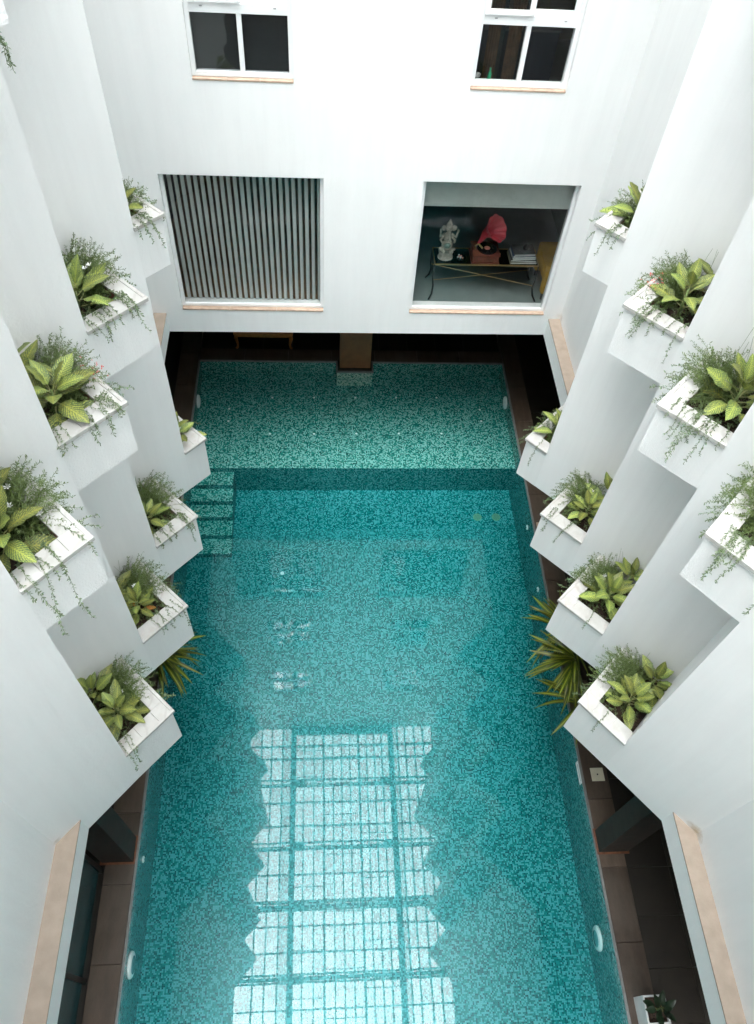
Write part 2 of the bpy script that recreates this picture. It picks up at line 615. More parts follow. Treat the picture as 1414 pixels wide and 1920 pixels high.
        if bevel:
            b = o.modifiers.new('bevel', 'BEVEL')
            b.width = bevel
            b.segments = 2
            b.limit_method = 'ANGLE'
        return o


def place(o, loc):
    o.location = loc
    return o


# ------------------------------------------------------------------ plan of the court
ZS = 2.96          # soffit
ZT = 14.7          # roof
YF = 9.35          # window wall
XL, XLw = -2.34, -2.53
XR, XRw = 3.55, 3.727
YN = -1.6
SIDES = {
    'L': dict(T=[(-1.49, 6.54 - 1.2 * i) for i in range(4)], u=(-0.695, -0.719), v=(-0.719, 0.695), u3=(-0.675, -0.738),
              xw=XLw, E=(XLw, 1.80), word='blinds side'),
    'R': dict(T=[(2.69, 6.56 - 1.2 * i) for i in range(4)], u=(0.70, -0.714), v=(0.714, 0.70), u3=(0.64, -0.768),
              xw=XRw, E=(XRw, 1.705), word='gramophone side'),
}
SIDES['L']['T'][3] = (-1.51, 2.95)
LUS = [0.32, 0.585, 0.585, 0.585]


def isect(p, d, q, e):
    den = d[0] * e[1] - d[1] * e[0]
    t_ = ((q[0] - p[0]) * e[1] - (q[1] - p[1]) * e[0]) / den
    return (p[0] + d[0] * t_, p[1] + d[1] * t_)


for key, S in SIDES.items():
    P = []
    for i, T in enumerate(S['T']):
        u = S['u3'] if i == 3 else S['u']
        P.append((T[0] + LUS[i] * u[0], T[1] + LUS[i] * u[1]))
    S['P'] = P
    N = []
    for i in range(3):
        N.append(isect(P[i], S['u'], P[i + 1], S['v']))
    S['N'] = N
    H0 = isect(P[0], S['v'], (S['xw'], 0), (0, 1))
    xo = -5.2 if key == 'L' else 6.4
    outline = [(S['xw'], YF + 0.3), H0]
    for i in range(3): outline += [P[i], N[i]]
    outline += [P[3], S['E'], (S['xw'], YN), (xo, YN), (xo, YF + 0.3)]
    mb = MB()
    mb.prism(outline, ZS, ZT, 'white_paint_smooth', mbot='dark_ceiling')
    w_ = mb.build('sawtooth_wall')
    tag(w_, 'tall white sawtooth court wall with stepped piers, on the ' + S['word'], 'wall')
    # fascia ledges near and far
    sg = 1 if key == 'L' else -1
    xf = XL if key == 'L' else XR
    xin = S['xw'] - sg * 0.05
    for (y0, y1, nearcut) in ((YN, S['E'][1], True), (6.2, YF + 0.1, False)):
        if nearcut:
            dx = (xf - S['E'][0])
            d = (S['P'][3][0] - S['E'][0], S['P'][3][1] - S['E'][1])
            yy = S['E'][1] + dx * d[1] / d[0]
            poly = [(xf, y0), (xf, yy), (xf - sg * 0.02, yy + 0.03), (xin, S['E'][1] + 0.04), (xin, y0)]
        else:
            poly = [(xf, y0 + 0.35), (xf, y1), (xin, y1), (xin, y0 + 0.35)]
        mb = MB().prism(poly, ZS - 0.003, 3.285, 'white_paint_smooth', mbot='dark_ceiling')
        lg = mb.build('ledge', w_)
        polyt = [(x + (sg * 0.004 if abs(x - xf) < 1e-6 else 0), y) for x, y in poly]
        MB().prism(polyt, 3.286, 3.305, 'ledge_stone').build('ledge_top', lg)

# ------------------------------------------------------------------ window wall
ZR = [0, 3.38, 5.57, 6.755, 8.30, 9.965, 11.51, 13.17, 14.2]
wins = [  # x0,x1,z0,z1
    (-2.083, 0.032, 3.385, 5.57), (1.342, 3.452, 3.385, 5.57),
    (-1.484, -0.313, 6.76, 8.30), (1.765, 2.924, 6.76, 8.30),
    (-1.484, -0.313, 9.97, 11.51), (1.765, 2.924, 9.97, 11.51)]
xs = sorted({-2.6, 3.8} | {w[0] for w in wins} | {w[1] for w in wins})
zs = sorted({2.96, ZT} | {w[2] for w in wins} | {w[3] for w in wins})
TH = 0.28


def inhole(x, z):
    return any(a < x < b and c < z < d for a, b, c, d in wins)


mb = MB()
for i in range(len(xs) - 1):
    for j in range(len(zs) - 1):
        if inhole((xs[i] + xs[i + 1]) / 2, (zs[j] + zs[j + 1]) / 2): continue
        def zz(x, z): return z if z > 3 else (2.945 + 0.04 * (x + 2.3) / 6)
        a, b, c, d = xs[i], xs[i + 1], zs[j], zs[j + 1]
        mb.face([(a, YF, zz(a, c)), (b, YF, zz(b, c)), (b, YF, d), (a, YF, d)], 'white_paint_smooth')
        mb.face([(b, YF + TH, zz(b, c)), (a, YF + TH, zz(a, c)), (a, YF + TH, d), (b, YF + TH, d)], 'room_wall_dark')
for a, b, c, d in wins:
    y0, y1 = YF, YF + TH
    mb.face([(a, y0, c), (a, y0, d), (a, y1, d), (a, y1, c)], 'white_paint_smooth')
    mb.face([(b, y1, c), (b, y1, d), (b, y0, d), (b, y0, c)], 'white_paint_smooth')
    mb.face([(a, y0, d), (b, y0, d), (b, y1, d), (a, y1, d)], 'white_paint_smooth')
    mb.face([(a, y1, c), (b, y1, c), (b, y0, c), (a, y0, c)], 'white_paint_smooth')
mb.face([(-2.6, YF, 2.945), (-2.6, YF + TH, 2.945), (3.8, YF + TH, 2.985), (3.8, YF, 2.985)], 'white_paint_smooth')
far = mb.build('window_wall')
tag(far, 'white end wall with two large picture windows below two sliding windows', 'wall')


def frame_rect(mb, x0, x1, z0, z1, y0, y1, w, m):
    mb.box(x0, x0 + w, y0, y1, z0, z1, m)
    mb.box(x1 - w, x1, y0, y1, z0, z1, m)
    mb.box(x0 + w, x1 - w, y0, y1, z0, z0 + w, m)
    mb.box(x0 + w, x1 - w, y0, y1, z1 - w, z1, m)


def sill(x0, x1, z, win, m='peach_stone'):
    n = 3
    for k in range(n):
        a = x0 + (x1 - x0) * k / n
        b = x0 + (x1 - x0) * (k + 1) / n
        MB().box(a + 0.0015, b - 0.0015, YF - 0.008, YF + (0.065 if z < 6 else 0.05), z - 0.004, z + 0.018, m).build('sill', win, bevel=0.003)


for idx, (a, b, c, d) in enumerate(wins):
    if idx < 2:
        mb = MB()
        frame_rect(mb, a + 0.001, b - 0.001, c + 0.02, d - 0.001, YF + 0.065, YF + 0.125, 0.045, 'frame_white')
        wf = mb.build('window', far, bevel=0.004)
        MB().box(a + 0.03, b - 0.03, YF + 0.091, YF + 0.099, c + 0.05, d - 0.03, 'window_glass').build('pane', wf)
        sill(a + 0.002, b - 0.002, c, wf)
    else:
        zt = c + 0.735      # transom
        mb = MB()
        fw = 0.05
        frame_rect(mb, a + 0.001, b - 0.001, c + 0.02, d - 0.001, YF + 0.05, YF + 0.13, fw, 'frame_white')
        mb.box(a + fw, b - fw, YF + 0.052, YF + 0.128, zt - 0.045, zt + 0.06, 'frame_white')
        xm = (a + b) / 2
        mb.box(xm - 0.028, xm + 0.028, YF + 0.06, YF + 0.12, c + 0.02 + fw, zt - 0.045, 'frame_white')
        wf = mb.build('window', far, bevel=0.004)
        gm = 'dark_glass' if a < 0 else 'window_glass'
        for x0, x1 in ((a + fw, xm - 0.028), (xm + 0.028, b - fw)):
            MB().box(x0, x1, YF + 0.088, YF + 0.096, c + 0.02 + fw, zt - 0.045, gm).build('pane', wf)
        for k, (x0, x1, yo) in enumerate(((a + fw, xm + 0.02, 0.03), (xm - 0.02, b - fw, 0.072))):
            m2 = MB()
            frame_rect(m2, x0, x1, zt + 0.062, d - fw, YF + yo, YF + yo + 0.035, 0.055, 'frame_white')
            m2.box(x0 + 0.05, x1 - 0.05, YF + yo + 0.014, YF + yo + 0.02, zt + 0.1, d - fw - 0.04, gm)
            m2.build('sash', wf, bevel=0.003)
        for x0 in (a + 0.17, b - 0.20):
            MB().box(x0, x0 + 0.03, YF + 0.042, YF + 0.0515, zt + 0.02, zt + 0.03, 'steel_grey').build('drain_slot', wf)
        sill(a + 0.002, b - 0.002, c, wf)

# ------------------------------------------------------------------ rooms behind the window wall
Y1 = YF + TH


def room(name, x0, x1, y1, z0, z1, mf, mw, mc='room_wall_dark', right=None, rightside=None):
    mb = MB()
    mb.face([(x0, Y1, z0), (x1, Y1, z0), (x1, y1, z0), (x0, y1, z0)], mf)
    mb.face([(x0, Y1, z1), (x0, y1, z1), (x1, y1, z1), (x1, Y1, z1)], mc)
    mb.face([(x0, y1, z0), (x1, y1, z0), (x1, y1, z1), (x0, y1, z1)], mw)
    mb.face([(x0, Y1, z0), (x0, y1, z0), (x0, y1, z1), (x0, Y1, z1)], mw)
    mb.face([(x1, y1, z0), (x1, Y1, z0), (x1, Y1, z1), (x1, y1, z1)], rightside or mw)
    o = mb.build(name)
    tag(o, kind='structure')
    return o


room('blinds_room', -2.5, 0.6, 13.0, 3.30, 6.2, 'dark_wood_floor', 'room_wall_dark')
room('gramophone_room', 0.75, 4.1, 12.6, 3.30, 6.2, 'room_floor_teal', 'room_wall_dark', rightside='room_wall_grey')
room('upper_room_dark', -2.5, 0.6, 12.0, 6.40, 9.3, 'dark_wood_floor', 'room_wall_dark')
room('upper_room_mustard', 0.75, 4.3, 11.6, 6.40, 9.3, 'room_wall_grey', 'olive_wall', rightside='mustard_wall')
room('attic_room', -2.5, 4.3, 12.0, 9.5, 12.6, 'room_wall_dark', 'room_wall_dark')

# vertical blind of the left picture window
vb = empty('vertical_blind', (-1.02, YF + 0.26, 5.50), 'pale green vertical slat blind half open behind the big picture window', 'blind')
MB().box(-2.05, 0.0, YF + 0.225, YF + 0.27, 5.50, 5.55, 'frame_white').build('headrail', vb)
sw = MB()
nsl = 24
slat = None
for k in range(nsl):
    x = -2.00 + k * (1.975 / (nsl - 1))
    if slat is None:
        m2 = MB()
        hw, th_ = 0.026, 0.0012
        cv = [(-hw, 0.004), (0, -0.004), (hw, 0.004)]
        for (xa, ya), (xb, yb) in zip(cv, cv[1:]):
            m2.face([(xa, ya, -2.08), (xb, yb, -2.08), (xb, yb, 0), (xa, ya, 0)], 'blind_slat')
            m2.face([(xb, yb + th_, -2.08), (xa, ya + th_, -2.08), (xa, ya + th_, 0), (xb, yb + th_, 0)], 'blind_slat')
        m2.box(-hw, hw, -0.004, 0.008, -2.10, -2.075, 'blind_slat')
        slat = m2.build('slat')
        slat.parent = vb
        o = slat
    else:
        o = slat.copy()
        COL.objects.link(o)
    o.location = (x - vb.location.x, -0.01, 0)
    o.rotation_euler = (0, 0, R(20 + rnd.uniform(-5, 5)))

# roller blind of the right picture window
rb = empty('roller_blind', (2.42, YF + 0.22, 5.45), 'grey fabric roller blind drawn just below the top of the picture window', 'blind')
MB().tube([(1.36, YF + 0.22, 5.52), (3.44, YF + 0.22, 5.52)], 0.03, 'roller_fabric', 12).build('roller', rb)
MB().box(1.37, 3.435, YF + 0.188, YF + 0.192, 5.13, 5.50, 'roller_fabric').build('fabric', rb)
MB().box(1.37, 3.435, YF + 0.182, YF + 0.198, 5.095, 5.13, 'roller_fabric').build('hem_bar', rb, bevel=0.004)

# dark slat blind behind the upper-left window
hb = empty('horizontal_blind', (-0.9, YF + 0.2, 8.25), 'dark closed horizontal blind behind the sliding window above the slat blind', 'blind')
pr = None
for k in range(42):
    z = 8.24 - k * 0.036
    if pr is None:
        pr = MB().box(-0.60, 0.60, -0.018, 0.018, -0.001, 0.001, 'dark_blind').build('slat')
        pr.parent = hb
        o = pr
    else:
        o = pr.copy()
        COL.objects.link(o)
    o.location = (0, 0, z - 8.25)
    o.rotation_euler = (R(62), 0, 0)

# --- gramophone room furniture
ZFl = 3.30
tb = empty('console_table', (2.5, 10.0, ZFl), 'glass topped console table with thin brass legs and crossed braces', 'table')
TX0, TX1, TY0, TY1, TZ = 1.73, 3.34, 9.87, 10.27, 3.90
MB().box(TX0 + .01, TX1 - .01, TY0 + .01, TY1 - .01, TZ - 0.012, TZ, 'table_glass').build('table_top', tb)
m2 = MB()
for a, b in (((TX0, TY0), (TX1, TY0)), ((TX0, TY1), (TX1, TY1)), ((TX0, TY0), (TX0, TY1)), ((TX1, TY0), (TX1, TY1))):
    m2.bar((a[0], a[1], TZ - 0.006), (b[0], b[1], TZ - 0.006), 0.014, 0.02, 'brass')
m2.build('table_frame', tb)
for x, y in ((TX0, TY0), (TX1, TY0), (TX0, TY1), (TX1, TY1)):
    ox = -0.05 if x < 2.5 else 0.05
    oy = -0.12 if y < 10.1 else 0.03
    pts = [(x, y, TZ - .01), (x + ox * .1, y, TZ - .25), (x - ox * .3, y + oy * .1, TZ - 0.40), (x, y + oy * .5, ZFl + 0.09), (x + ox, y + oy, ZFl + 0.012)]
    MB().tube(pts, [0.008, 0.009, 0.014, 0.016, 0.013], 'black_iron', 6).build('leg', tb, smooth=True)
for a, b in (((TX0, TY0), (TX1, TY1)), ((TX0, TY1), (TX1, TY0))):
    MB().tube([(a[0], a[1], TZ - 0.30), (b[0], b[1], TZ - 0.38)], 0.006, 'brass', 5).build('brace', tb)

# elephant-headed stone figure
st = empty('elephant_statue', (1.90, 10.03, TZ), 'pale stone elephant-headed seated figurine on the table end beside the dish', 'statue')
m2 = MB()
m2.lathe([(0.115, 0), (0.12, 0.02), (0.105, 0.04), (0.105, 0.09), (0.115, 0.11), (0.10, 0.13)], (1.90, 10.03, TZ), 'stone_statue', 16, sy=.8)
m2.build('pedestal', st, smooth=False)
m2 = MB()
B = 'stone_statue'
z0 = TZ + 0.13
cx, cyy = 1.90, 10.03
m2.blob((cx, cyy, z0 + 0.10), (0.085, 0.065, 0.10), B)
m2.blob((cx, cyy, z0 + 0.24), (0.06, 0.05, 0.09), B)
for s_ in (-1, 1):
    m2.tube([(cx + s_ * .05, cyy, z0 + .05), (cx + s_ * .10, cyy - .05, z0 + .06), (cx + s_ * .03, cyy - .09, z0 + .03)], [.035, .032, .022], B, 8)
    m2.tube([(cx + s_ * .05, cyy, z0 + .29), (cx + s_ * .12, cyy - .01, z0 + .25), (cx + s_ * .13, cyy - .04, z0 + .36)], [.024, .02, .014], B, 8)
    m2.tube([(cx + s_ * .05, cyy, z0 + .27), (cx + s_ * .11, cyy - .02, z0 + .19), (cx + s_ * .09, cyy - .08, z0 + .20)], [.024, .02, .016], B, 8)
    m2.blob((cx + s_ * .13, cyy - .045, z0 + .38), (.018, .018, .026), B, 8, 6)
    m2.blob((cx + s_ * .075, cyy - .005, z0 + .39), (.042, .012, .05), B, 10, 6)
m2.blob((cx, cyy - .01, z0 + 0.39), (0.055, 0.052, 0.058), B)
m2.tube([(cx, cyy - .05, z0 + .38), (cx + .005, cyy - .085, z0 + .31), (cx + .02, cyy - .085, z0 + .24), (cx + .045, cyy - .09, z0 + .22)], [.024, .02, .015, .011], B, 8)
m2.lathe([(.045, 0), (.05, .015), (.036, .05), (.022, .08), (.012, .10), (.002, .115)], (cx, cyy, z0 + .42), B, 12)
m2.build('figure', st, smooth=True)
MB().blob((cx, cyy - .055, z0 + .12), (.05, .03, .045), 'green_patina').build('belly', st, smooth=True)

ds = empty('dish', (2.14, 10.02, TZ), 'small dish of shells between the stone figurine and the gramophone', 'dish')
MB().lathe([(0.03, 0), (0.06, .006), (0.085, .022), (.08, .02), (.03, .008)], (2.14, 10.02, TZ), 'table_glass', 18).build('bowl', ds, smooth=True)
for k in range(7):
    a = k * 2.4
    q = .012 + .006 * k
    MB().blob((2.13 + math.cos(a) * q, 10.02 + math.sin(a) * q, TZ + .025), (.016, .013, .012), 'label_pink' if k % 2 else 'paper', 8, 5).build('shell', ds, smooth=True)

gm = empty('gramophone', (2.50, 10.06, TZ), 'old gramophone with big red flared horn on a dark wooden box', 'gramophone')
m2 = MB()
gx0, gx1, gy0, gy1 = 2.31, 2.70, 9.89, 10.23
m2.box(gx0 - .02, gx1 + .02, gy0 - .015, gy1 + .015, TZ, TZ + .03, 'box_mahogany')
m2.box(gx0, gx1, gy0, gy1, TZ + .03, TZ + .135, 'box_mahogany')
m2.box(gx0 - .015, gx1 + .015, gy0 - .012, gy1 + .012, TZ + .135, TZ + .155, 'box_mahogany')
m2.build('case', gm, bevel=.004)
MB().lathe([(.15, 0), (.152, .01), (.148, .016)], (2.53, 10.05, TZ + .156), 'black_vinyl', 32).build('turntable', gm, smooth=False)
MB().lathe([(.045, 0), (.045, .002)], (2.53, 10.05, TZ + .1725), 'label_pink', 20).build('record_label', gm)
MB().tube([(2.345, 10.02, TZ + .16), (2.34, 10.03, TZ + .22), (2.38, 10.04, TZ + .25), (2.45, 10.0, TZ + .20)], .014, 'brass', 8).build('tone_arm', gm, smooth=True)
# horn: eight petals flaring along a bent axis
ax = [(2.38, 10.05, TZ + .24), (2.42, 10.06, TZ + .32), (2.46, 10.05, TZ + .42), (2.52, 10.01, TZ + .50), (2.57, 9.97, TZ + .56), (2.60, 9.945, TZ + .59)]
rad = [.014, .03, .055, .095, .16, .205]
npet = 8
m2 = MB()
axv = [Vector(p) for p in ax]
rings = []
dirn = Vector((.55, -.50, .62)).normalized()
for i, p in enumerate(axv):
    d = (axv[min(i + 1, 5)] - axv[max(i - 1, 0)]).normalized()
    d = d.lerp(dirn, i / 5).normalized()
    x = d.cross(Vector((0, 0, 1))).normalized()
    y = x.cross(d)
    ring = []
    for j in range(npet * 4):
        a = 2 * math.pi * j / (npet * 4)
        lob = 1 - (0.10 * i / 5) * (1 - abs(math.sin(a * npet / 2)))
        ring.append(p + (x * math.cos(a) + y * math.sin(a)) * rad[i] * lob)
    rings.append(ring)
for i in range(5):
    for j in range(npet * 4):
        jj = (j + 1) % (npet * 4)
        m2.face([rings[i][j], rings[i][jj], rings[i + 1][jj], rings[i + 1][j]], 'red_horn')
ho = m2.build('horn', gm)
sm = ho.modifiers.new('thickness', 'SOLIDIFY')
sm.thickness = 0.004
MB().tube([(gx1, 10.05, TZ + .08), (gx1 + .05, 10.05, TZ + .08), (gx1 + .05, 10.05, TZ + .03)], .006, 'brass', 6).build('crank', gm)

bz = TZ
for k, (w_, d_, h_, cm, rot, lab) in enumerate([
        (.42, .30, .035, 'book_olive', 2, 'wide olive book at the bottom of the stack on the console table'),
        (.40, .29, .032, 'book_grey', -1, 'grey book lying second from the bottom of the table stack'),
        (.36, .27, .028, 'paper', 4, 'white book in the middle of the table stack'),
        (.35, .26, .035, 'book_blue', 0, 'dark blue book with white page edges near the stack top'),
        (.33, .25, .030, 'book_grey', 3, 'charcoal book on top of the stack beneath the small black pot')]):
    bo = empty('book', (3.10, 10.05, bz), lab, 'book', 'books stacked on the console table')
    bo.rotation_euler = (0, 0, R(rot))
    m2 = MB()
    x, y = 3.10, 10.05
    m2.box(x - w_ / 2, x + w_ / 2, y - d_ / 2, y + d_ / 2, bz, bz + .004, cm)
    m2.box(x - w_ / 2, x + w_ / 2, y - d_ / 2, y + d_ / 2, bz + h_ - .004, bz + h_ - .0005, cm)
    m2.box(x - w_ / 2, x - w_ / 2 + .004, y - d_ / 2, y + d_ / 2, bz + .004, bz + h_ - .004, cm)
    m2.build('cover', bo)
    MB().box(x - w_ / 2 + .004, x + w_ / 2 - .006, y - d_ / 2 + .005, y + d_ / 2 - .005, bz + .0041, bz + h_ - .0041, 'paper').build('pages', bo)
    bz += h_
cp = empty('small_pot', (3.13, 10.05, bz), 'small black lidded pot with handle on top of the book stack', 'pot')
MB().lathe([(.03, 0), (.05, .02), (.052, .05), (.03, .07), (.008, .08), (.012, .095), (.002, .10)], (3.13, 10.05, bz), 'black_iron', 16).build('body', cp, smooth=True)
MB().tube([(3.175, 10.05, bz + .02), (3.215, 10.05, bz + .035), (3.21, 10.05, bz + .06), (3.175, 10.05, bz + .065)], .006, 'black_iron', 6).build('handle', cp, smooth=True)

ch = empty('armchair', (3.72, 10.05, ZFl), 'mustard yellow upholstered armchair partly hidden beside the console table', 'chair')
MB().box(3.47, 4.02, 9.86, 10.38, ZFl + .28, ZFl + .44, 'mustard').build('seat', ch, bevel=.04)
m2 = MB()
m2.prism([(3.45, 9.78), (4.02, 9.78), (4.02, 9.90), (3.45, 9.90)], ZFl + .12, ZFl + .62, 'mustard')
m2.build('armrest', ch, bevel=.04)
MB().box(3.45, 4.02, 10.36, 10.48, ZFl + .12, ZFl + .62, 'mustard').build('armrest', ch, bevel=.04)
m2 = MB()
m2.prism([(3.88, 9.80), (4.05, 9.80), (4.05, 10.46), (3.88, 10.46)], ZFl + .3, ZFl + .95, 'mustard')
m2.build('backrest', ch, bevel=.05)
for x in (3.50, 3.98):
    for y in (9.83, 10.43):
        MB().tube([(x, y, ZFl), (x, y, ZFl + .14)], [.014, .022], 'black_iron', 8).build('leg', ch)

# --- upper right room contents
cu = empty('curtain', (2.05, 9.85, 6.45), 'brown and black striped curtain gathered inside the sliding window', 'curtain')
for k, (xa, xb, mm) in enumerate(((1.72, 1.92, 'navy'), (1.98, 2.12, 'curtain_brown'), (2.12, 2.17, 'curtain_black'), (2.22, 2.38, 'curtain_brown'), (2.38, 2.44, 'curtain_black'))):
    m2 = MB()
    nn = 14
    prev = None
    for i in range(nn + 1):
        x = xa + (xb - xa) * i / nn
        y = 9.85 + .02 * math.sin(i * 2.1 + k)
        if prev:
            m2.face([(prev[0], prev[1], 6.45), (x, y, 6.45), (x, y, 8.9), (prev[0], prev[1], 8.9)], mm)
            m2.face([(x, y + .003, 6.45), (prev[0], prev[1] + .003, 6.45), (prev[0], prev[1] + .003, 8.9), (x, y + .003, 8.9)], mm)
        prev = (x, y)
    m2.build('curtain_panel', cu)
tk = empty('sideboard', (2.55, 10.5, 6.40), 'dark low sideboard with a pale top edge seen through the sliding window', 'sideboard')
MB().box(2.0, 2.95, 10.25, 10.75, 6.45, 7.05, 'navy').build('body', tk, bevel=.01)
MB().box(1.98, 2.97, 10.23, 10.77, 7.051, 7.075, 'book_grey').build('top', tk)
for x in (2.48,):
    MB().box(x - .002, x + .002, 10.243, 10.25, 6.5, 7.0, 'black_iron').build('door_gap', tk)
for x in (2.44, 2.52):
    MB().lathe([(.012, 0), (.012, .02)], (x, 10.25, 6.85), 'brass', 8, axis=(0, -1, 0)).build('knob', tk)
for x in (2.03, 2.92):
    for y in (10.28, 10.72):
        MB().box(x - .02, x + .02, y - .02, y + .02, 6.40, 6.45, 'black_iron').build('foot', tk)
cl = MB()
for k in range(9):
    cl.blob((1.86 + rnd.uniform(-.07, .07), 9.585 + rnd.uniform(-.02, .02), 6.80 + rnd.uniform(0, .035)), (rnd.uniform(.02, .045), .02, rnd.uniform(.015, .03)), 'cloth_white', 7, 5)
co = cl.build('crumpled_cloth')
tag(co, 'crumpled white cloth on the inner sill of the sliding window beside green bottle', 'cloth')
bt = MB().lathe([(.022, 0), (.024, .02), (.024, .08), (.01, .11), (.009, .14), (.011, .145)], (2.02, 9.585, 6.762), 'bottle_green', 12).build('bottle', smooth=True)
tag(bt, 'small green bottle standing on the inner sill beside the crumpled cloth', 'bottle')

# ------------------------------------------------------------------ pool
ZC = 0.10
PXL, PXR, PYB = -2.447, 3.746, 11.69
SH, DP = -0.30, -1.0
YS = 9.23
pb = MB()
M1, M2 = 'mosaic_shallow', 'mosaic_deep'
pb.face([(PXL, YS, SH), (PXR, YS, SH), (PXR, PYB, SH), (PXL, PYB, SH)], M1)
pb.face([(PXL, PYB, SH), (PXR, PYB, SH), (PXR, PYB, ZC - .03), (PXL, PYB, ZC - .03)], M1)
for x, n_ in ((PXL, 1), (PXR, -1)):
    for (a, b, zb, mm) in ((YS, PYB, SH, M1), (YN - 1, YS, DP, M2)):
        q = [(x, a, zb), (x, b, zb), (x, b, ZC - .03), (x, a, ZC - .03)]
        pb.face(q if n_ < 0 else q[::-1], mm)
pb.face([(PXL, YS, DP), (PXR, YS, DP), (PXR, YS, SH), (PXL, YS, SH)], M2)
pb.face([(PXL, YN - 1, DP), (PXR, YN - 1, DP), (PXR, YS, DP), (PXL, YS, DP)], M2)
pb.face([(PXR, YN - 1, DP), (PXL, YN - 1, DP), (PXL, YN - 1, ZC), (PXR, YN - 1, ZC)], M2)
pool = tag(pb.build('pool_basin'), kind='structure')
ys = [9.228, 8.92, 8.63, 8.35, 8.02, 7.69]
for k in range(5):
    z1 = SH - 0.117 * (k + 1)
    MB().box(PXL + .003, -1.66, ys[k + 1], ys[k] - .002, DP + .003, z1, M2, 'mosaic_shallow').build('step', pool)
wt = MB()
e = -.012      # the body of water runs on behind the mosaic sheets
xa, xb, yb_, ya = PXL + e, PXR - e, PYB - e, YN - 1 + e
wt.face([(xa, ya, 0), (xb, ya, 0), (xb, yb_, 0), (xa, yb_, 0)], 'water_surface')
zb = DP - .05
wt.face([(xa, yb_, zb), (xb, yb_, zb), (xb, ya, zb), (xa, ya, zb)], 'water_surface')
for q in (((xa, ya), (xb, ya)), ((xb, ya), (xb, yb_)), ((xb, yb_), (xa, yb_)), ((xa, yb_), (xa, ya))):
    (x0, y0), (x1, y1) = q
    wt.face([(x0, y0, zb), (x1, y1, zb), (x1, y1, 0), (x0, y0, 0)], 'water_surface')
tag(wt.build('pool_water'), kind='structure')

# underwater fittings
plights = [(PXL, 10.80, -.17), (PXR, 10.82, -.20), (PXL, 1.12, -.24), (PXR, 1.22, -.50), ]
pl_words = ['round white pool lamp in shallow end wall on the blinds side', 'round white pool lamp in shallow end wall on the gramophone side',
            'round white pool lamp in the deep wall nearest the viewer, blinds side', 'round white pool lamp in the deep wall nearest the viewer, gramophone side']
for (x, y, z), lab in zip(plights, pl_words):
    s_ = 1 if x < 0 else -1
    e_ = empty('pool_light', (x, y, z), lab, 'pool light', 'round pool lamps')
    r_ = .13 if y > 9 else .16
    if y > 9: z = -.15
    MB().lathe([(r_, .0), (r_, .02), (r_ * .92, .035), (r_ * .70, .04)], (x, y, z), 'white_plastic', 28, axis=(s_, 0, 0)).build('rim', e_, smooth=True)
    MB().lathe([(r_ * .68, 0), (r_ * .66, .044), (r_ * .3, .052), (.002, .054)], (x, y, z), 'white_plastic' if y > 9 else 'dark_lens', 24, axis=(s_, 0, 0)).build('lens', e_, smooth=True)
jl = [(PXR, 7.82, -.25), (PXL, 2.37, -.24), (PXR, 6.55, -.3)]
jw = ['small white wall jet below the second planter, gramophone side', 'small white wall jet beside the column, blinds side', 'small white wall jet beyond the strap-leaved plant']
for (x, y, z), lab in zip(jl, jw):
    s_ = 1 if x < 0 else -1
    e_ = empty('wall_jet', (x, y, z), lab, 'pool jet')
    MB().lathe([(.045, 0), (.045, .012), (.03, .02)], (x, y, z), 'white_plastic', 16, axis=(s_, 0, 0)).build('flange', e_)
    MB().lathe([(.015, .0), (.015, .024)], (x, y, z), 'dark_lens', 10, axis=(s_, 0, 0)).build('nozzle', e_)
sk = empty('skimmer', (PXR, 3.3, -.05), 'white skimmer mouth in the pool wall beside the square drain cover', 'skimmer')
m2 = MB()
for a, b, c_, d_ in ((3.14, 3.46, -.03, .0), (3.14, 3.46, .05, .068), (3.14, 3.17, .0, .05), (3.43, 3.46, .0, .05)):
    m2.box(PXR - .012, PXR + .01, a, b, c_, d_, 'white_plastic')
m2.build('mouth_frame', sk)
jets = [(-0.994, 11.053), (-0.152, 11.062), (0.69, 11.072), (1.527, 11.081), (2.365, 11.09), (-1.839, 10.739), (-1.835, 10.41), (3.226, 10.761), (3.219, 10.448),
        (-1.008, 10.085), (-0.149, 10.09), (0.682, 10.103), (1.525, 10.108), (2.376, 10.113)]
j0 = MB().lathe([(.022, .001), (.022, .006), (.012, .010)], (0, 0, 0), 'white_plastic', 12)
for k, (x, y) in enumerate(jets):
    o = (j0.build('floor_jet') if k == 0 else o.copy())
    if k: COL.objects.link(o)
    o.location = (x, y, SH)
    row = 'back row' if y > 10.9 else 'front row' if y < 10.2 else 'side pair'
    if row == 'side pair':
        lab = 'tiny white bubble jet in the shallow floor, %s one by the %s wall' % ('rear' if y > 10.6 else 'front', 'blinds-side' if x < 0 else 'gramophone-side')
    else:
        lab = 'tiny white bubble jet, %s counted from the blinds side in shallow floor %s' % (['first', 'second', 'third', 'fourth', 'fifth'][k if k < 5 else k - 9], row)
    tag(o, lab, 'floor jet', 'bubble jets in the shallow floor')
o = MB().lathe([(.035, .001), (.035, .008), (.02, .012)], (0, 0, 0), 'white_plastic', 14).build('floor_inlet')
o.location = (-.723, 7.335, DP)
tag(o, 'single white inlet dot in the deep pool floor past the steps', 'pool inlet')
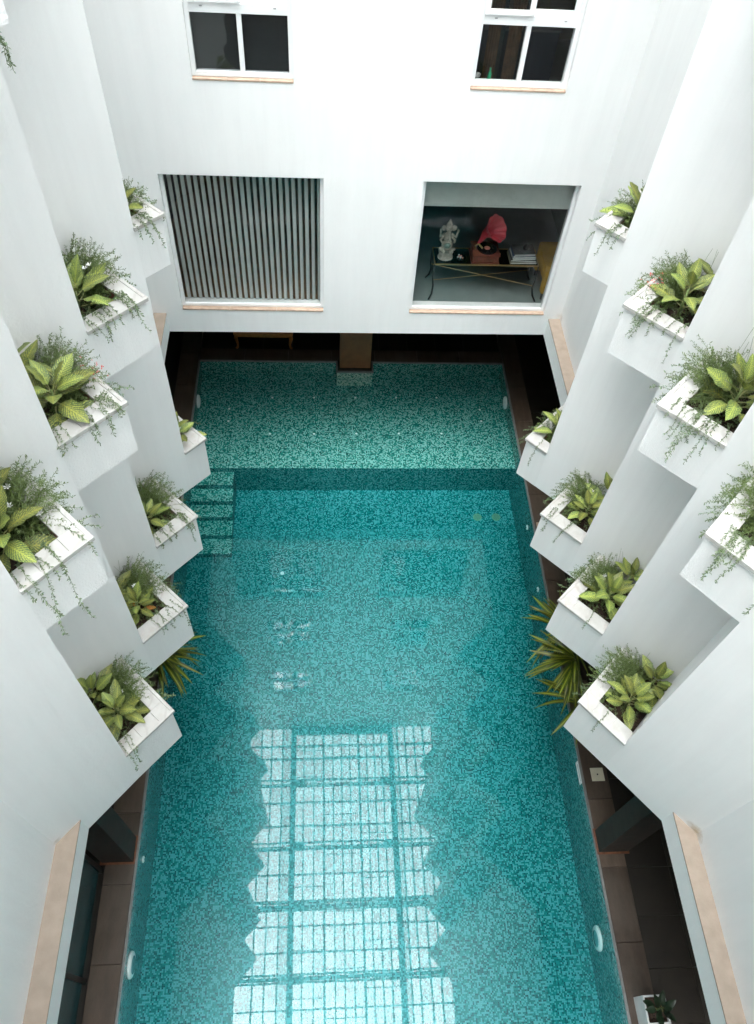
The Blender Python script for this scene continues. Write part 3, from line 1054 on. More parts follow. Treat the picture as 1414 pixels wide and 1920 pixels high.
for k, x in enumerate((3.03, 3.40)):
    e_ = empty('floor_drain', (x, 8.57, DP), ('round pale green drain grate in the deep floor, farther from the wall',
               'round pale green drain grate in the deep floor, closer to the wall')[k], 'drain', 'pair of floor drains')
    MB().lathe([(.085, .001), (.085, .008), (.075, .010)], (x, 8.57, DP), 'grate_green', 24).build('ring', e_)
    m2 = MB()
    for a in range(8):
        an = a * math.pi / 4
        m2.bar((x + .02 * math.cos(an), 8.57 + .02 * math.sin(an), DP + .012), (x + .065 * math.cos(an), 8.57 + .065 * math.sin(an), DP + .012), .006, .003, 'book_grey')
    m2.build('slots', e_)

# coping of the pool: brown slabs with a pale edge strip
cp_ = empty('pool_coping', (0.65, 5, ZC), 'brown stone slab curb with a thin pale edge around the pool', 'curb')
slabm = {}


def slab(x0, x1, y0, y1, z0, z1, m, name, parent, g=.002, bev=.004):
    key = (round(x1 - x0, 3), round(y1 - y0, 3), round(z1 - z0, 3), m, name)
    cxx, cyy_ = (x0 + x1) / 2, (y0 + y1) / 2
    if key not in slabm:
        b_ = MB()
        hx, hy = (x1 - x0) / 2 - g, (y1 - y0) / 2 - g
        b_.box(-hx, hx, -hy, hy, z0 - z1, 0, m)
        o = b_.build(name)
        o.parent = parent
        if bev:
            bb = o.modifiers.new('bevel', 'BEVEL')
            bb.width = bev
            bb.segments = 1
        slabm[key] = o
    else:
        o = slabm[key].copy()
        COL.objects.link(o)
        o.parent = parent
    par = parent.location if parent is not None else Vector((0, 0, 0))
    o.location = (cxx - par[0], cyy_ - par[1], z1 - par[2])
    return o


for (x0, x1) in ((PXL - .41, PXL - .028), (PXR + .028, PXR + .385)):
    y = YN
    while y < 12.0:
        slab(x0, x1, y, y + .9, -.05, ZC + rnd.uniform(-.001, .001), 'brown_stone', 'slab', cp_)
        y += .9
x = PXL
while x < PXR - .1:
    if not (0.1 < x + .44 < 1.2):
        pass
    slab(x, x + .885, PYB + .028, PYB + .36, -.05, ZC, 'brown_stone', 'slab', cp_)
    x += .885
# edge strips
y = YN
while y < PYB:
    for x0, x1 in ((PXL - .026, PXL + .006), (PXR - .006, PXR + .026)):
        slab(x0, x1, y, min(y + 1.2, PYB), ZC - .03, ZC + .004, 'coping_edge', 'edge_strip', cp_, .001, .002)
    y += 1.2
for x0, x1 in ((PXL, .31), (1.04, PXR)):
    slab(x0, x1, PYB - .006, PYB + .026, ZC - .03, ZC + .004, 'coping_edge', 'edge_strip', cp_, .001, .002)

# plinth and pillar at the head of the pool
pp = empty('pillar', (.675, 11.7, SH), 'brown square pillar on a mosaic plinth at the head of the pool', 'pillar')
MB().box(.31, 1.04, 11.41, PYB + .02, SH - .01, ZC - .03, 'mosaic_plinth').build('plinth', pp)
MB().box(.295, 1.055, 11.395, PYB + .03, ZC - .028, ZC + .006, 'coping_edge').build('plinth_cap', pp, bevel=.003)
MB().box(.33, 1.02, 11.43, PYB + .01, ZC + .006, ZC + .03, 'column_brown').build('plinth_pad', pp)
MB().box(.37, .99, 11.49, 12.0, ZC + .03, ZS + .2, 'column_wood').build('shaft', pp)

# side columns standing on the coping
for key, x0, x1, y0, y1 in (('L', -2.90, -2.49, 2.27, 2.58), ('R', 3.775, 4.18, 2.19, 2.48)):
    c_ = empty('column', ((x0 + x1) / 2, (y0 + y1) / 2, ZC), 'dark rectangular column standing on the pool curb, ' + SIDES[key]['word'], 'column')
    MB().box(x0, x1, y0, y1, ZC + .02, ZS + .02, 'column_brown').build('shaft', c_, bevel=.006)
    MB().box(x0 - .02, x1 + .02, y0 - .025, y1 + .02, ZC + .001, ZC + .02, 'terracotta_rust').build('base_plate', c_)
    c_['category'] = 'column'
dc = empty('drain_cover', (3.98, 3.24, ZC), 'square cream drain cover with centre hole on the pool curb', 'drain cover')
MB().box(3.885, 4.075, 3.15, 3.34, ZC + .001, ZC + .008, 'drain_cover').build('plate', dc, bevel=.006)
MB().lathe([(.05, .0), (.05, .0095), (.045, .0105)], (3.98, 3.245, ZC), 'drain_cover', 20).build('ring', dc)
MB().lathe([(.012, .0), (.012, .0115)], (3.98, 3.245, ZC), 'black_iron', 12).build('hole', dc)
sg_ = MB().box(3.80, 3.98, 7.55, 7.68, ZC + .001, ZC + .02, 'peach_stone').build('loose_tile', bevel=.004)
tag(sg_, 'small peach stone offcut lying on the pool curb behind planter', 'tile')

# outer floor of the undercroft
fb = MB()
for x0, x1, y0, y1 in ((-7, PXL - .412, YN - 1, 17), (PXR + .387, 9, YN - 1, 17), (PXL - .412, PXR + .387, PYB + .36, 17), (PXL - .412, PXR + .387, YN - 2, YN - 1.004)):
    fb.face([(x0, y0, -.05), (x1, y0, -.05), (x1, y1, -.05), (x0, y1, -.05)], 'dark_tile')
tag(fb.build('undercroft_floor'), kind='structure')
flr = bpy.data.objects['undercroft_floor']
for i in range(3):
    for j in range(22):
        slab(PXR + .39 + i * .6, PXR + .39 + (i + 1) * .6, YN + j * .6, YN + (j + 1) * .6, -.05, 0.03, 'dark_tile', 'floor_tile', flr)
for i in range(10):
    for j in range(3):
        slab(-2.4 + i * .6, -2.4 + (i + 1) * .6, 12.06 + j * .6, 12.06 + (j + 1) * .6, -.05, 0.03, 'dark_tile', 'floor_tile', flr)
for nm, q in (('undercroft_wall', ((-5.2, YN - 1), (-5.2, 15.5))), ('undercroft_wall', ((-5.2, 15.5), (6.4, 15.5))), ('undercroft_wall', ((6.4, 15.5), (6.4, YN - 1)))):
    (x0, y0), (x1, y1) = q
    b_ = MB()
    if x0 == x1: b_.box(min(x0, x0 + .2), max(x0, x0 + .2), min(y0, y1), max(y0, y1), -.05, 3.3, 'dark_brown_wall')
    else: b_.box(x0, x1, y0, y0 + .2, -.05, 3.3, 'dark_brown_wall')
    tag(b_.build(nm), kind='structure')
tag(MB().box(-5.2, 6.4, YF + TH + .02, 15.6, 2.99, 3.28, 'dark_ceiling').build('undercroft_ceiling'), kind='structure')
# near wall of the court, behind and below the viewer
tag(MB().box(-5.2, 6.4, YN - .3, YN - .002, ZS, ZT, 'white_paint_smooth', mbot='dark_ceiling').build('near_wall'), kind='structure')
tag(MB().box(-5.2, 6.4, YN - 1.4, YN - 1.2, -.05, 3.2, 'dark_brown_wall').build('near_undercroft_wall'), kind='structure')

# dark glazed screen beside the near-left coping
sc_ = empty('glazed_screen', (-2.93, .3, 0), 'dark teal glazed screen behind the pool curb on the blinds side', 'glass screen')
for k in range(3):
    y0 = YN + .02 + k * 1.26
    MB().box(-2.945, -2.925, y0 + .03, y0 + 1.23, ZC, 2.55, 'teal_screen').build('panel', sc_)
m2 = MB()
for k in range(4):
    y0 = YN + .02 + k * 1.26
    m2.box(-2.96, -2.91, y0 - .03, y0 + .03, -.04, 2.62, 'black_iron')
m2.build('post_frame', sc_)
MB().box(-2.965, -2.905, YN, 2.2, 2.62, 2.80, 'dark_brown_wall').build('top_rail', sc_)

# orange bench under the window wall
bn = empty('bench', (-1.18, 12.35, .03), 'orange carved wooden bench in the shade beyond the pool head', 'bench')
MB().box(-1.78, -.58, 12.1, 12.6, .40, .45, 'bench_wood').build('seat', bn, bevel=.01)
MB().box(-1.74, -.62, 12.13, 12.16, .33, .40, 'bench_wood').build('apron', bn, bevel=.006)
for x in (-1.72, -.64):
    for y in (12.14, 12.56):
        s_ = -1 if x < -1 else 1
        MB().tube([(x, y, .40), (x + s_ * .02, y, .30), (x - s_ * .01, y, .14), (x - s_ * .0, y, .06), (x + s_ * .03, y - .01, .032)], [.035, .042, .024, .022, .03], 'bench_wood', 8).build('leg', bn, smooth=True)

# ------------------------------------------------------------------ planter boxes
ORD = ['first', 'second', 'third', 'fourth']
LEVELS = [('upper row', 6.33, 6.90), ('lower row', 2.957, 3.69), ('top row', 9.52, 10.10)]
WF, WS = 0.145, 0.13


def planter(key, i, lname, zb, zt):
    S = SIDES[key]
    T = S['T'][i]
    u = S['u3'] if i == 3 else S['u']
    LU = LUS[i]
    if i == 3 and zb > 5:      # the upper boxes of the last pier are a little shorter
        T = (T[0] + .045 * u[0], T[1] + .045 * u[1])
        LU -= .045
    v = S['v']
    lv = 0.93 if i else abs((S['xw'] - T[0]) / v[0]) + .04
    def q(a, b): return (T[0] + a * u[0] + b * v[0], T[1] + a * u[1] + b * v[1])
    ot = q(.3, .45)
    e_ = empty('planter_box', (ot[0], ot[1], zb), f'white planter box, {ORD[i]} from the window wall in the {lname}, {S["word"]}', 'planter', 'white planter boxes')
    def qp(a0, a1, b0, b1): return [q(a0, b0), q(a1, b0), q(a1, b1), q(a0, b1)]
    m2 = MB()
    zr = zt - .032
    LUx = LU + .002
    m2.prism(qp(0, LUx, 0, WF), zb, zr, 'white_render_rough', mbot='white_render_rough')
    m2.prism(qp(0, WS, WF, lv), zb, zr, 'white_render_rough')
    m2.prism(qp(WS, LUx, WF, lv), zb, zt - .20, 'white_render_rough')
    m2.build('body', e_)
    # liner on the two inner faces, 3 mm proud
    l2 = MB()
    l2.prism(qp(WS - .001, LUx, WF, WF + .004), zt - .2, zr - .001, 'maroon_liner')
    l2.prism(qp(WS, WS + .004, WF + .004, lv), zt - .2, zr - .001, 'maroon_liner')
    l2.build('liner', e_)
    # soil as a lumpy sheet
    s2 = MB()
    na, nb = 8, 14
    g = [[(*q(WS + .004 + (LU - WS) * a / na, WF + .004 + (lv - WF) * b / nb), zt - .115 + rnd.uniform(-.015, .015)) for b in range(nb + 1)] for a in range(na + 1)]
    for a in range(na):
        for b in range(nb):
            qd = [g[a][b], g[a + 1][b], g[a + 1][b + 1], g[a][b + 1]]
            s2.face(qd if key == 'R' else qd[::-1], 'soil')
    s2.build('soil', e_)
    # marble slabs
    ov = .022
    cuts = [.155, .37, LU + .006] if LU > .4 else [.155, LU + .006]
    for a0, a1 in zip(cuts, cuts[1:]):
        MB().prism(qp(a0 + .001, a1 - .001, .012, WF + .006), zr, zt - .004, 'marble').build('coping_slab', e_, bevel=.002)
    MB().prism(qp(.012, .154, .012, WF + .006), zr, zt - .004 + .001, 'marble').build('coping_slab', e_, bevel=.002)
    b0 = WF + .006
    nbp = 2 if i else 3
    for k in range(nbp):
        ba = b0 + (lv - b0) * k / nbp
        bb = b0 + (lv - b0) * (k + 1) / nbp
        MB().prism(qp(.012, WS + .006, ba + .001, bb - .001), zr, zt - .004, 'marble').build('coping_slab', e_, bevel=.002)
    # raised edging strip along both outer edges
    MB().prism(qp(-ov, LU + .006, -ov, .011), zr - .006, zt + .001, 'marble').build('edge_strip', e_, bevel=.003)
    MB().prism(qp(-ov, .011, .012, lv), zr - .006, zt + .0012, 'marble').build('edge_strip', e_, bevel=.003)
    return q


# ------------------------------------------------------------------ plants
def leaf_mesh(name, mat, wid, droop, fold, pet, n=9, wave=0.0, tip=0.85, thick_pet=.014):
    """unit length blade along +X with a petiole running back to -pet; four faces across"""
    v, f, uv, mi = [], [], [], []
    cols = [-1, -.5, 0, .5, 1]
    for i in range(n + 1):
        s = i / n
        w = wid * (math.sin(math.pi * min(1, s ** tip * 1.0)) ** 0.75) if 0 < s < 1 else 0.004
        for c in cols:
            y = w * c
            z = -droop * s * s + fold * abs(y) + wave * math.sin(s * 17 + c * 2) * abs(c) * w
            v.append((s * (1 - .25 * droop * s), y, z))
    for i in range(n):
        for j in range(4):
            a = i * 5 + j
            f.append((a, a + 5, a + 6, a + 1))
            uv.append([(j / 4, i / n), (j / 4, (i + 1) / n), ((j + 1) / 4, (i + 1) / n), ((j + 1) / 4, i / n)])
            mi.append(0)
    b = len(v)
    for k, (x, r) in enumerate(((-pet, thick_pet * 1.2), (0.02, thick_pet * .8))):
        z = -.10 * pet if k == 0 else 0
        for a in range(4):
            v.append((x, r * math.cos(a * math.pi / 2), z + r * math.sin(a * math.pi / 2) - .006))
    for a in range(4):
        c = (a + 1) % 4
        f.append((b + a, b + c, b + 4 + c, b + 4 + a))
        uv.append([(0.5, 0)] * 4)
        mi.append(1)
    me = bpy.data.meshes.new(name)
    me.from_pydata(v, [], f)
    me.materials.append(MATS[mat])
    me.materials.append(MATS['petiole'])
    me.polygons.foreach_set('material_index', mi)
    me.polygons.foreach_set('use_smooth', [True] * len(f))
    ul = me.uv_layers.new(name='UVMap')
    for p_, q_ in zip(me.polygons, uv):
        for li, c in zip(p_.loop_indices, q_): ul.data[li].uv = c
    me.update()
    return me


BROAD = [leaf_mesh('leaf', 'mottled_leaf', w, d, f, p, wave=wv) for w, d, f, p, wv in
         ((.235, .10, .22, .30, .10), (.245, .28, .18, .26, .12), (.215, .20, .28, .34, .08), (.25, .05, .20, .28, .14), (.225, .40, .14, .24, .10))]
DEAD = leaf_mesh('leaf', 'dead_leaf', .15, .5, .5, .25, wave=.2)
STRAP = [leaf_mesh('leaf', 'strap_leaf', w, d, .25, .02, n=10, tip=.8) for w, d in ((.052, .35), (.046, .55), (.058, .22), (.05, .75))]
RUB = leaf_mesh('leaf', 'rubber_leaf', .24, .15, .2, .15)


def rosette(name, loc, n, L, label, cat, group, meshes, e0, e1, seed, azr=None, lean=(0, 0), dead=0, base=.05, tilt=True, stemmat='stem_green', stemh=None):
    r = random.Random(seed)
    e_ = empty(name, loc, label, cat, group)
    h = stemh if stemh is not None else .06
    MB().tube([(loc[0], loc[1], loc[2] - .03), (loc[0] + lean[0] * .4, loc[1] + lean[1] * .4, loc[2] + h * .5), (loc[0] + lean[0], loc[1] + lean[1], loc[2] + h)], [.014, .013, .010], stemmat, 6).build('stem', e_, smooth=True)
    for k in range(n):
        f = k / max(1, n - 1)
        a = k * 2.39996 + r.uniform(-.3, .3) if azr is None else r.uniform(*azr)
        el = e0 + (e1 - e0) * f + r.uniform(-9, 9)
        l_ = L * (1.0 - .28 * f) * r.uniform(.82, 1.12)
        me = meshes[r.randrange(len(meshes))]
        if dead and k < dead: me = DEAD; l_ *= .7
        o = newobj('leaf', me, e_)
        z = h * (.25 + .75 * f)
        pet = .30
        M = Matrix.Translation((lean[0] * (.3 + .7 * f), lean[1] * (.3 + .7 * f), z)) @ Matrix.Rotation(a, 4, 'Z') @ Matrix.Rotation(-R(el), 4, 'Y') \
            @ Matrix.Rotation(R(r.uniform(-22, 22)), 4, 'X') @ Matrix.Translation((pet * l_ * base / .05 if tilt else 0, 0, 0)) @ Matrix.Scale(l_, 4)
        o.matrix_basis = M
    return e_


def sprig(mb, pts, m_stem, m_leaf_, r, ll, step, rad=.0018, spread=1.0, wr=.16):
    """a thin stem with small narrow leaflets along it"""
    pts = [Vector(p) for p in pts]
    mb.tube(pts, rad, m_stem, 3, cap=False)
    acc = 0
    for a, b in zip(pts, pts[1:]):
        d = b - a
        L = d.length
        if L < 1e-5: continue
        d /= L
        x = d.orthogonal().normalized()
        y = d.cross(x)
        s = acc
        while s < L:
            p = a + d * s
            an = r.uniform(0, 6.28)
            o = (x * math.cos(an) + y * math.sin(an)) * spread + d * r.uniform(.3, 1.0)
            o.normalize()
            l = ll * r.uniform(.6, 1.2)
            w_ = o.cross(Vector((r.uniform(-1, 1), r.uniform(-1, 1), r.uniform(-1, 1))))
            if w_.length < 1e-3: continue
            w_ = w_.normalized() * l * wr
            mb.face([p, p + o * l * .5 + w_, p + o * l, p + o * l * .5 - w_], m_leaf_)
            s += step * r.uniform(.7, 1.3)
        acc = s - L


def arch(p, d, L, droop, n=6, r=None, jit=.0):
    """arching polyline that falls away under its weight"""
    pts = [Vector(p)]
    d = Vector(d).normalized()
    for i in range(n):
        d = (d + Vector((0, 0, -droop / n)) + (Vector((r.uniform(-1, 1), r.uniform(-1, 1), r.uniform(-1, 1))) * jit if r else Vector((0, 0, 0)))).normalized()
        pts.append(pts[-1] + d * L / n)
    return pts


def plant_planter(key, i, lname, zb, zt, q, cfg):
    S = SIDES[key]
    u = S['u3'] if i == 3 else S['u']
    v = S['v']
    r = random.Random(hash((key == 'L', i, zb > 5)) & 0xffff)
    r = random.Random(101 * i + (17 if key == 'L' else 53) + (7 if zb > 5 else 0))
    U, V = Vector((u[0], u[1], 0)), Vector((v[0], v[1], 0))
    where = f'{ORD[i]} planter from window wall, {lname}, {S["word"]}'
    def at(a, b, dz=-.10):
        if i == 0: a, b = .15 + (a - .15) * .38, b * .8 - .02
        x, y = q(a, b)
        return Vector((x, y, zt + dz))
    # broad mottled plants
    L = cfg.get('L', .29)
    for k, (a, b, n, nm) in enumerate(cfg['broad']):
        p = at(a + r.uniform(-.02, .02), b + r.uniform(-.02, .02))
        rosette('mottled_plant', p, int(n * 1.7), L * r.uniform(.98, 1.22), f'{nm} mottled yellow-green plant in {where}', 'plant', 'broad mottled plants in the planters', BROAD, 2, 70, r.randrange(9999),
                lean=(r.uniform(-.03, .03), r.uniform(-.03, .03)), dead=cfg.get('dead', 0) if k == 0 else 0, stemh=r.uniform(.20, .30))
    # feathery bush
    fe = empty('feathery_bush', at(*cfg.get('fern', (.22, .60))), f'fine feathery green bush in {where}', 'plant', 'feathery bushes in the planters')
    m2 = MB()
    c0 = at(*cfg.get('fern', (.22, .60)))
    fs = cfg.get('fs', 1.0)
    for k in range(int(360 * fs)):
        an = r.uniform(0, 6.28)
        el = r.uniform(.25, 1.5)
        d = Vector((math.cos(an) * math.cos(el), math.sin(an) * math.cos(el), math.sin(el)))
        d = (d - U * .40).normalized()
        L_ = r.uniform(.20, .40) * fs
        st_ = c0 + Vector((r.uniform(-.07, .07), r.uniform(-.07, .07), 0)) + V * r.uniform(-.18, .16)
        sprig(m2, arch(st_, d, L_, r.uniform(.4, 1.5), 5, r, .10), 'stem_green', 'fern_green', r, .024, .0075, .0014, 1.2, .15)
    m2.build('foliage', fe)
    if cfg.get('red'):
        m3 = MB()
        for k in range(26):
            p = c0 - U * r.uniform(.12, .30) - V * r.uniform(.05, .30) + Vector((r.uniform(-.05, .05), r.uniform(-.05, .05), r.uniform(.06, .20)))
            for j in range(4):
                d = Vector((r.uniform(-1, 1), r.uniform(-1, 1), r.uniform(-.3, 1))).normalized() * .014
                s_ = d.orthogonal().normalized() * .004
                m3.face([p, p + d * .6 + s_, p + d, p + d * .6 - s_], 'flower_red')
        m3.build('red_flowers', fe)['kind'] = 'stuff'
    # trailing plant over the front rim and the tip
    te = empty('trailing_plant', at(.3, .24), f'thin vine hanging from the {where}', 'plant', 'trailing vines on the planters')
    m2 = MB()
    for k in range(int(cfg.get('ntrail', 9) * 1.5)):
        a = r.uniform(.02, .5)
        p = at(a + .05, .22, -.07)
        sl = r.uniform(-.3, .3)
        out = (-V + U * sl).normalized()
        def rimp(t_, h_): return p + out * t_ + Vector((r.uniform(-.012, .012), r.uniform(-.012, .012), h_))
        pts = [p, rimp(.06, .085), rimp(.13, .105), rimp(.20, .095), rimp(.255, .06)]
        over = pts[-1]
        L2 = (.04 + .28 * r.random() ** 2) * cfg.get('tl', 1.0)
        pts2 = arch(over, (out * .35 + Vector((0, 0, -1))), L2, .5, 6, r, .16)
        sprig(m2, pts + pts2[1:], 'stem_green', 'trail_green', r, .026, .0075, .0018, 1.0, .2)
    for k in range(int(cfg.get('nside', 9) * 1.8)):      # over the far rim, towards the tip
        b = r.uniform(.10, .75)
        p = at(.18, b + .05, -.07)
        out = (-U + V * r.uniform(-.9, .3)).normalized()
        d = (out + Vector((0, 0, r.uniform(.4, .9)))).normalized()
        pts = arch(p, d, r.uniform(.20, .42), r.uniform(1.2, 2.0), 7, r, .14)
        sprig(m2, pts, 'stem_green', 'trail_green', r, .026, .0075, .0018, 1.0, .2)
    for k in range(cfg.get('nlow', 60)):      # low growth hiding the soil
        p = at(r.uniform(.2, .55), r.uniform(.2, .75), -.11)
        d = Vector((r.uniform(-1, 1), r.uniform(-1, 1), r.uniform(.3, 1)))
        sprig(m2, arch(p, d, r.uniform(.08, .17), 1.3, 4, r, .2), 'stem_green', 'trail_green' if k % 2 else 'fern_green', r, .024, .008, .0014, 1.0, .2)
    for k in range(cfg.get('wire', 2)):
        p = at(r.uniform(.2, .45), r.uniform(.4, .8), -.09)
        d = Vector((r.uniform(-.35, .35), r.uniform(-.3, .3), 1)) + V * .2
        m2.tube(arch(p, d, r.uniform(.35, .6), r.uniform(.1, .7), 8, r, .05), .0013, 'stem_green', 3, cap=False)
    m2.build('foliage', te)
    for k in range(cfg.get('white', 0)):
        m3 = MB()
        a, b = r.uniform(.10, .30), r.uniform(.3, .75)
        p = at(a, b, r.uniform(.07, .14))
        m3.tube([p + Vector((0, 0, -.16)), p], .0015, 'stem_green', 3, cap=False)
        for j in range(6):
            an = j * math.pi / 3 + r.uniform(-.1, .1)
            d = Vector((math.cos(an), math.sin(an), .45)).normalized()
            s_ = Vector((-math.sin(an), math.cos(an), 0)) * .006
            m3.face([p, p + d * .018 + s_, p + d * .034, p + d * .018 - s_], 'flower_white')
        m3.build('white_flower', te)


CFG = {
    ('L', 0, 1): dict(broad=[(.34, .34, 8, 'lone')], L=.24, ntrail=4, nside=5, fs=.8, white=0),
    ('L', 1, 1): dict(broad=[(.40, .36, 8, 'lone')], L=.27, white=3, ntrail=9, wire=4),
    ('L', 2, 1): dict(broad=[(.36, .36, 11, 'larger'), (.44, .72, 6, 'smaller')], L=.30, red=1, ntrail=9),
    ('L', 3, 1): dict(broad=[(.40, .34, 10, 'larger'), (.44, .72, 6, 'smaller')], L=.31, white=3, ntrail=5, tl=1.7),
    ('R', 0, 1): dict(broad=[(.38, .45, 8, 'lone')], L=.27, ntrail=3, nside=4, fs=.8),
    ('R', 1, 1): dict(broad=[(.36, .36, 8, 'larger'), (.44, .70, 7, 'smaller')], L=.29, red=1, ntrail=7, wire=3),
    ('R', 2, 1): dict(broad=[(.42, .42, 12, 'leafy')], L=.28, white=1, ntrail=8, tl=1.2, wire=9),
    ('R', 3, 1): dict(broad=[(.50, .55, 6, 'hidden')], L=.24, ntrail=7, tl=1.3, nside=14),
    ('L', 0, 0): dict(broad=[(.36, .34, 8, 'lone')], L=.24, ntrail=0, nside=1, fs=.5),
    ('L', 1, 0): dict(broad=[(.40, .36, 9, 'lone')], L=.24, ntrail=8),
    ('L', 2, 0): dict(broad=[(.36, .36, 10, 'larger'), (.44, .68, 6, 'smaller')], L=.24, dead=2, ntrail=4, white=1),
    ('L', 3, 0): dict(broad=[(.36, .34, 11, 'larger'), (.42, .68, 8, 'smaller')], L=.25, ntrail=2, white=1),
    ('R', 0, 0): dict(broad=[(.36, .40, 9, 'lone')], L=.27, ntrail=1, fs=.7),
    ('R', 1, 0): dict(broad=[(.38, .38, 10, 'larger'), (.46, .72, 6, 'smaller')], L=.25, ntrail=3, white=1),
    ('R', 2, 0): dict(broad=[(.38, .36, 10, 'larger'), (.44, .68, 8, 'smaller')], L=.27, ntrail=1, white=1, wire=8),
    ('R', 3, 0): dict(broad=[(.36, .36, 10, 'larger'), (.44, .70, 8, 'smaller')], L=.27, ntrail=1, white=1),
}
for key in 'LR':
    for i in range(4):
        for ln, zb, zt in LEVELS:
            q = planter(key, i, ln, zb, zt)
            if ln != 'top row':
                plant_planter(key, i, ln, zb, zt, q, CFG[(key, i, 1 if zb > 5 else 0)])

# end of a vine hanging into view from the top row
wv = MB()
for k_ in range(3):
    dx_ = .03 * k_
    sprig(wv, [(-1.62 + dx_, 4.30, 9.95), (-1.60, 4.36, 9.80), (-1.70, 4.50, 9.55), (-1.75, 4.604 + dx_, 9.30), (-1.75, 4.65, 9.22), (-1.75, 4.664 + dx_, 9.162), (-1.75, 4.64 + dx_, 9.09 - dx_)], 'stem_green', 'trail_green', random.Random(k_), .026, .0075, .0018, 1.0, .2)
tag(wv.build('trailing_plant'), 'dry wisp of vine hanging down from the top row, blinds side', 'plant', 'trailing vines on the planters')

# strap-leaved plants in the undercroft leaning over the water
for (x, y, z, n, azr, lab, sd) in (
        (3.70, 5.22, .75, 30, (R(100), R(290)), 'strap-leaved plant arching over the water, farther one on gramophone side', 1),
        (3.70, 4.66, .85, 38, (R(110), R(285)), 'large strap-leaved plant arching over the water, middle of gramophone side', 2),
        (3.75, 4.10, .65, 12, (R(130), R(270)), 'strap-leaved plant arching over the water, nearest the column on gramophone side', 3),
        (-2.36, 4.90, .75, 32, (R(-80), R(75)), 'large strap-leaved plant arching over the water, blinds side', 4),
        (-2.45, 5.10, .60, 14, (R(-70), R(70)), 'smaller strap-leaved plant behind the larger one, blinds side', 5)):
    xc = x
    e_ = rosette('strap_leaved_plant', (xc, y, z), n, .74, lab, 'plant', 'strap-leaved plants by the pool curb', STRAP, 2, 55, sd, azr=azr, base=0.0, tilt=False, stemh=.12)
    s_ = 1 if x > 0 else -1
    MB().tube([(xc + .22 * s_, y, ZC + .0), (xc + .10 * s_, y, .4), (xc, y, z)], [.02, .017, .014], 'stem_green', 6).build('trunk', e_, smooth=True)

# square pot with dark rubber plant by the near right
pt = empty('square_pot', (4.0, .38, ZC), 'square white pot standing on the pool curb nearest the viewer', 'pot')
m2 = MB()
px0, px1, py0, py1 = 3.86, 4.14, .20, .50
m2.box(px0, px0 + .02, py0, py1, ZC, ZC + .34, 'pot_white')
m2.box(px1 - .02, px1, py0, py1, ZC, ZC + .34, 'pot_white')
m2.box(px0 + .02, px1 - .02, py0, py0 + .02, ZC, ZC + .34, 'pot_white')
m2.box(px0 + .02, px1 - .02, py1 - .02, py1, ZC, ZC + .34, 'pot_white')
m2.build('pot_wall', pt)
MB().box(px0 + .02, px1 - .02, py0 + .02, py1 - .02, ZC + .005, ZC + .29, 'soil').build('soil', pt)
rosette('rubber_plant', (4.0, .35, ZC + .32), 16, .20, 'dark glossy rubber plant growing in the square white pot', 'plant', None, [RUB], 10, 75, 77, stemh=.22)

# ------------------------------------------------------------------ glass roof high above (seen in the water)
rf = empty('glass_roof', (0.65, 4, ZT), 'frosted glass roof on dark steel grid high above the court, mirrored in the water', 'roof')
lx = [-2.53, -2.02, -1.68, -1.32, -.95, -.61, -.28, .04, .35, .63, .91, 1.21, 1.47, 1.73, 1.99, 2.29, 2.54, 2.80, 3.11, 3.41, 3.727]
ty = [YN, -.8, -.1, .55, 1.23, 1.97, 2.64, 3.32, 4.0, 4.73, 5.52, 6.15, 6.86, 7.44, 8.27, 8.70, 9.34]
pmesh = {}
for i in range(len(lx) - 1):
    for j in range(len(ty) - 1):
        w_, d_ = lx[i + 1] - lx[i], ty[j + 1] - ty[j]
        y1 = ty[j + 1]
        if -.95 <= lx[i] < 2.2 and j == len(ty) - 2: d_ = 9.1 - ty[j]
        pm_ = 'roof_panel_dimmed' if lx[i] in (-1.32, 2.29) else 'roof_panel'
        k_ = (round(w_, 2), round(d_, 2), pm_)
        if k_ not in pmesh:
            b_ = MB()
            b_.face([(.004, .004, 0), (w_ - .004, .004, 0), (w_ - .004, d_ - .004, 0), (.004, d_ - .004, 0)], pm_)
            o = b_.build('pane')
            o.parent = rf
            pmesh[k_] = o
        else:
            o = pmesh[k_].copy()
            COL.objects.link(o)
        o.location = (lx[i] - rf.location.x, ty[j] - rf.location.y, .02)
m2 = MB()
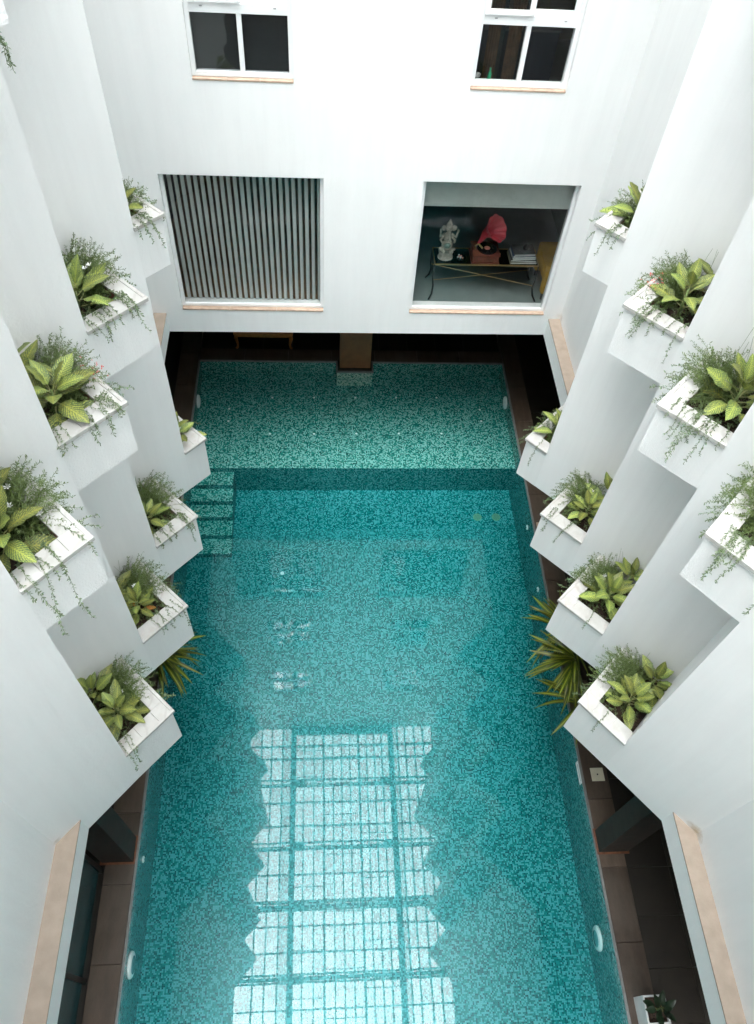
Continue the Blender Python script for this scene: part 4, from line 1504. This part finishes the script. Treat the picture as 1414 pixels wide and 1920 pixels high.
for i, x in enumerate(lx):
    w_ = .17 if x in (-.95, 2.29) else (.06 if x in (.04, 1.21) else .034)
    z = ZT + (.0 if w_ < .1 else -.06)
    m2.box(x - w_ / 2, x + w_ / 2, YN, YF, z - (.16 if w_ < .1 else .22), z, 'roof_steel')  # bar depth shaped to keep slanting skylight off the court walls
m2.build('rafter', rf)
m2 = MB()
for j, y in enumerate(ty):
    w_ = .036
    m2.box(-2.53, 3.727, y - w_ / 2, y + w_ / 2, ZT - .155, ZT - .002, 'roof_steel')  # cross bars deepened likewise, to block oblique light
m2.box(-.95, 2.29, 9.09, 9.349, ZT - .1, ZT + .05, 'roof_steel')
for x0, y0, x1 in ((-.9, 8.58, .04), (.04, 8.35, 1.21), (-.9, 7.7, .04), (1.21, 5.9, 2.25), (.04, 6.5, 1.21), (1.21, 4.6, 2.25), (.04, 5.3, 1.21), (-.9, 4.4, .04), (.04, 3.7, 1.21), (-.9, 2.7, .04), (1.21, 2.9, 2.25), (.04, 2.2, 1.21), (1.21, 1.7, 2.25), (-.9, 1.5, .04), (.04, 1.0, 1.21)):
    m2.box(x0, x1, y0 - .012, y0 + .012, ZT - .02, ZT - .003, 'roof_steel')
m2.build('purlin', rf)
for k, y in enumerate((7.44, 5.52, 3.83, 1.98, -.1)):
    m2 = MB()
    for dy in (-.10, .10):
        m2.bar((XLw, y + dy, ZT - .25), (XRw, y + dy, ZT - .25), .05, .05, 'roof_steel')
    n_ = 26
    for s_ in range(n_):
        xa = XLw + (XRw - XLw) * s_ / n_
        xb = XLw + (XRw - XLw) * (s_ + 1) / n_
        d_ = .1 if s_ % 2 else -.1
        m2.bar((xa, y - d_, ZT - .25), (xb, y + d_, ZT - .25), .014, .02, 'roof_steel')
    for x in (-.75, 2.08):
        m2.box(x - .18, x + .18, y - .14, y + .06, ZT - .32, ZT - .22, 'roof_steel')
    if k >= 2: m2.box(XLw, XRw, y - .05, y + .05, ZT - .222, ZT - .18, 'roof_steel')
    m2.build('truss', rf)
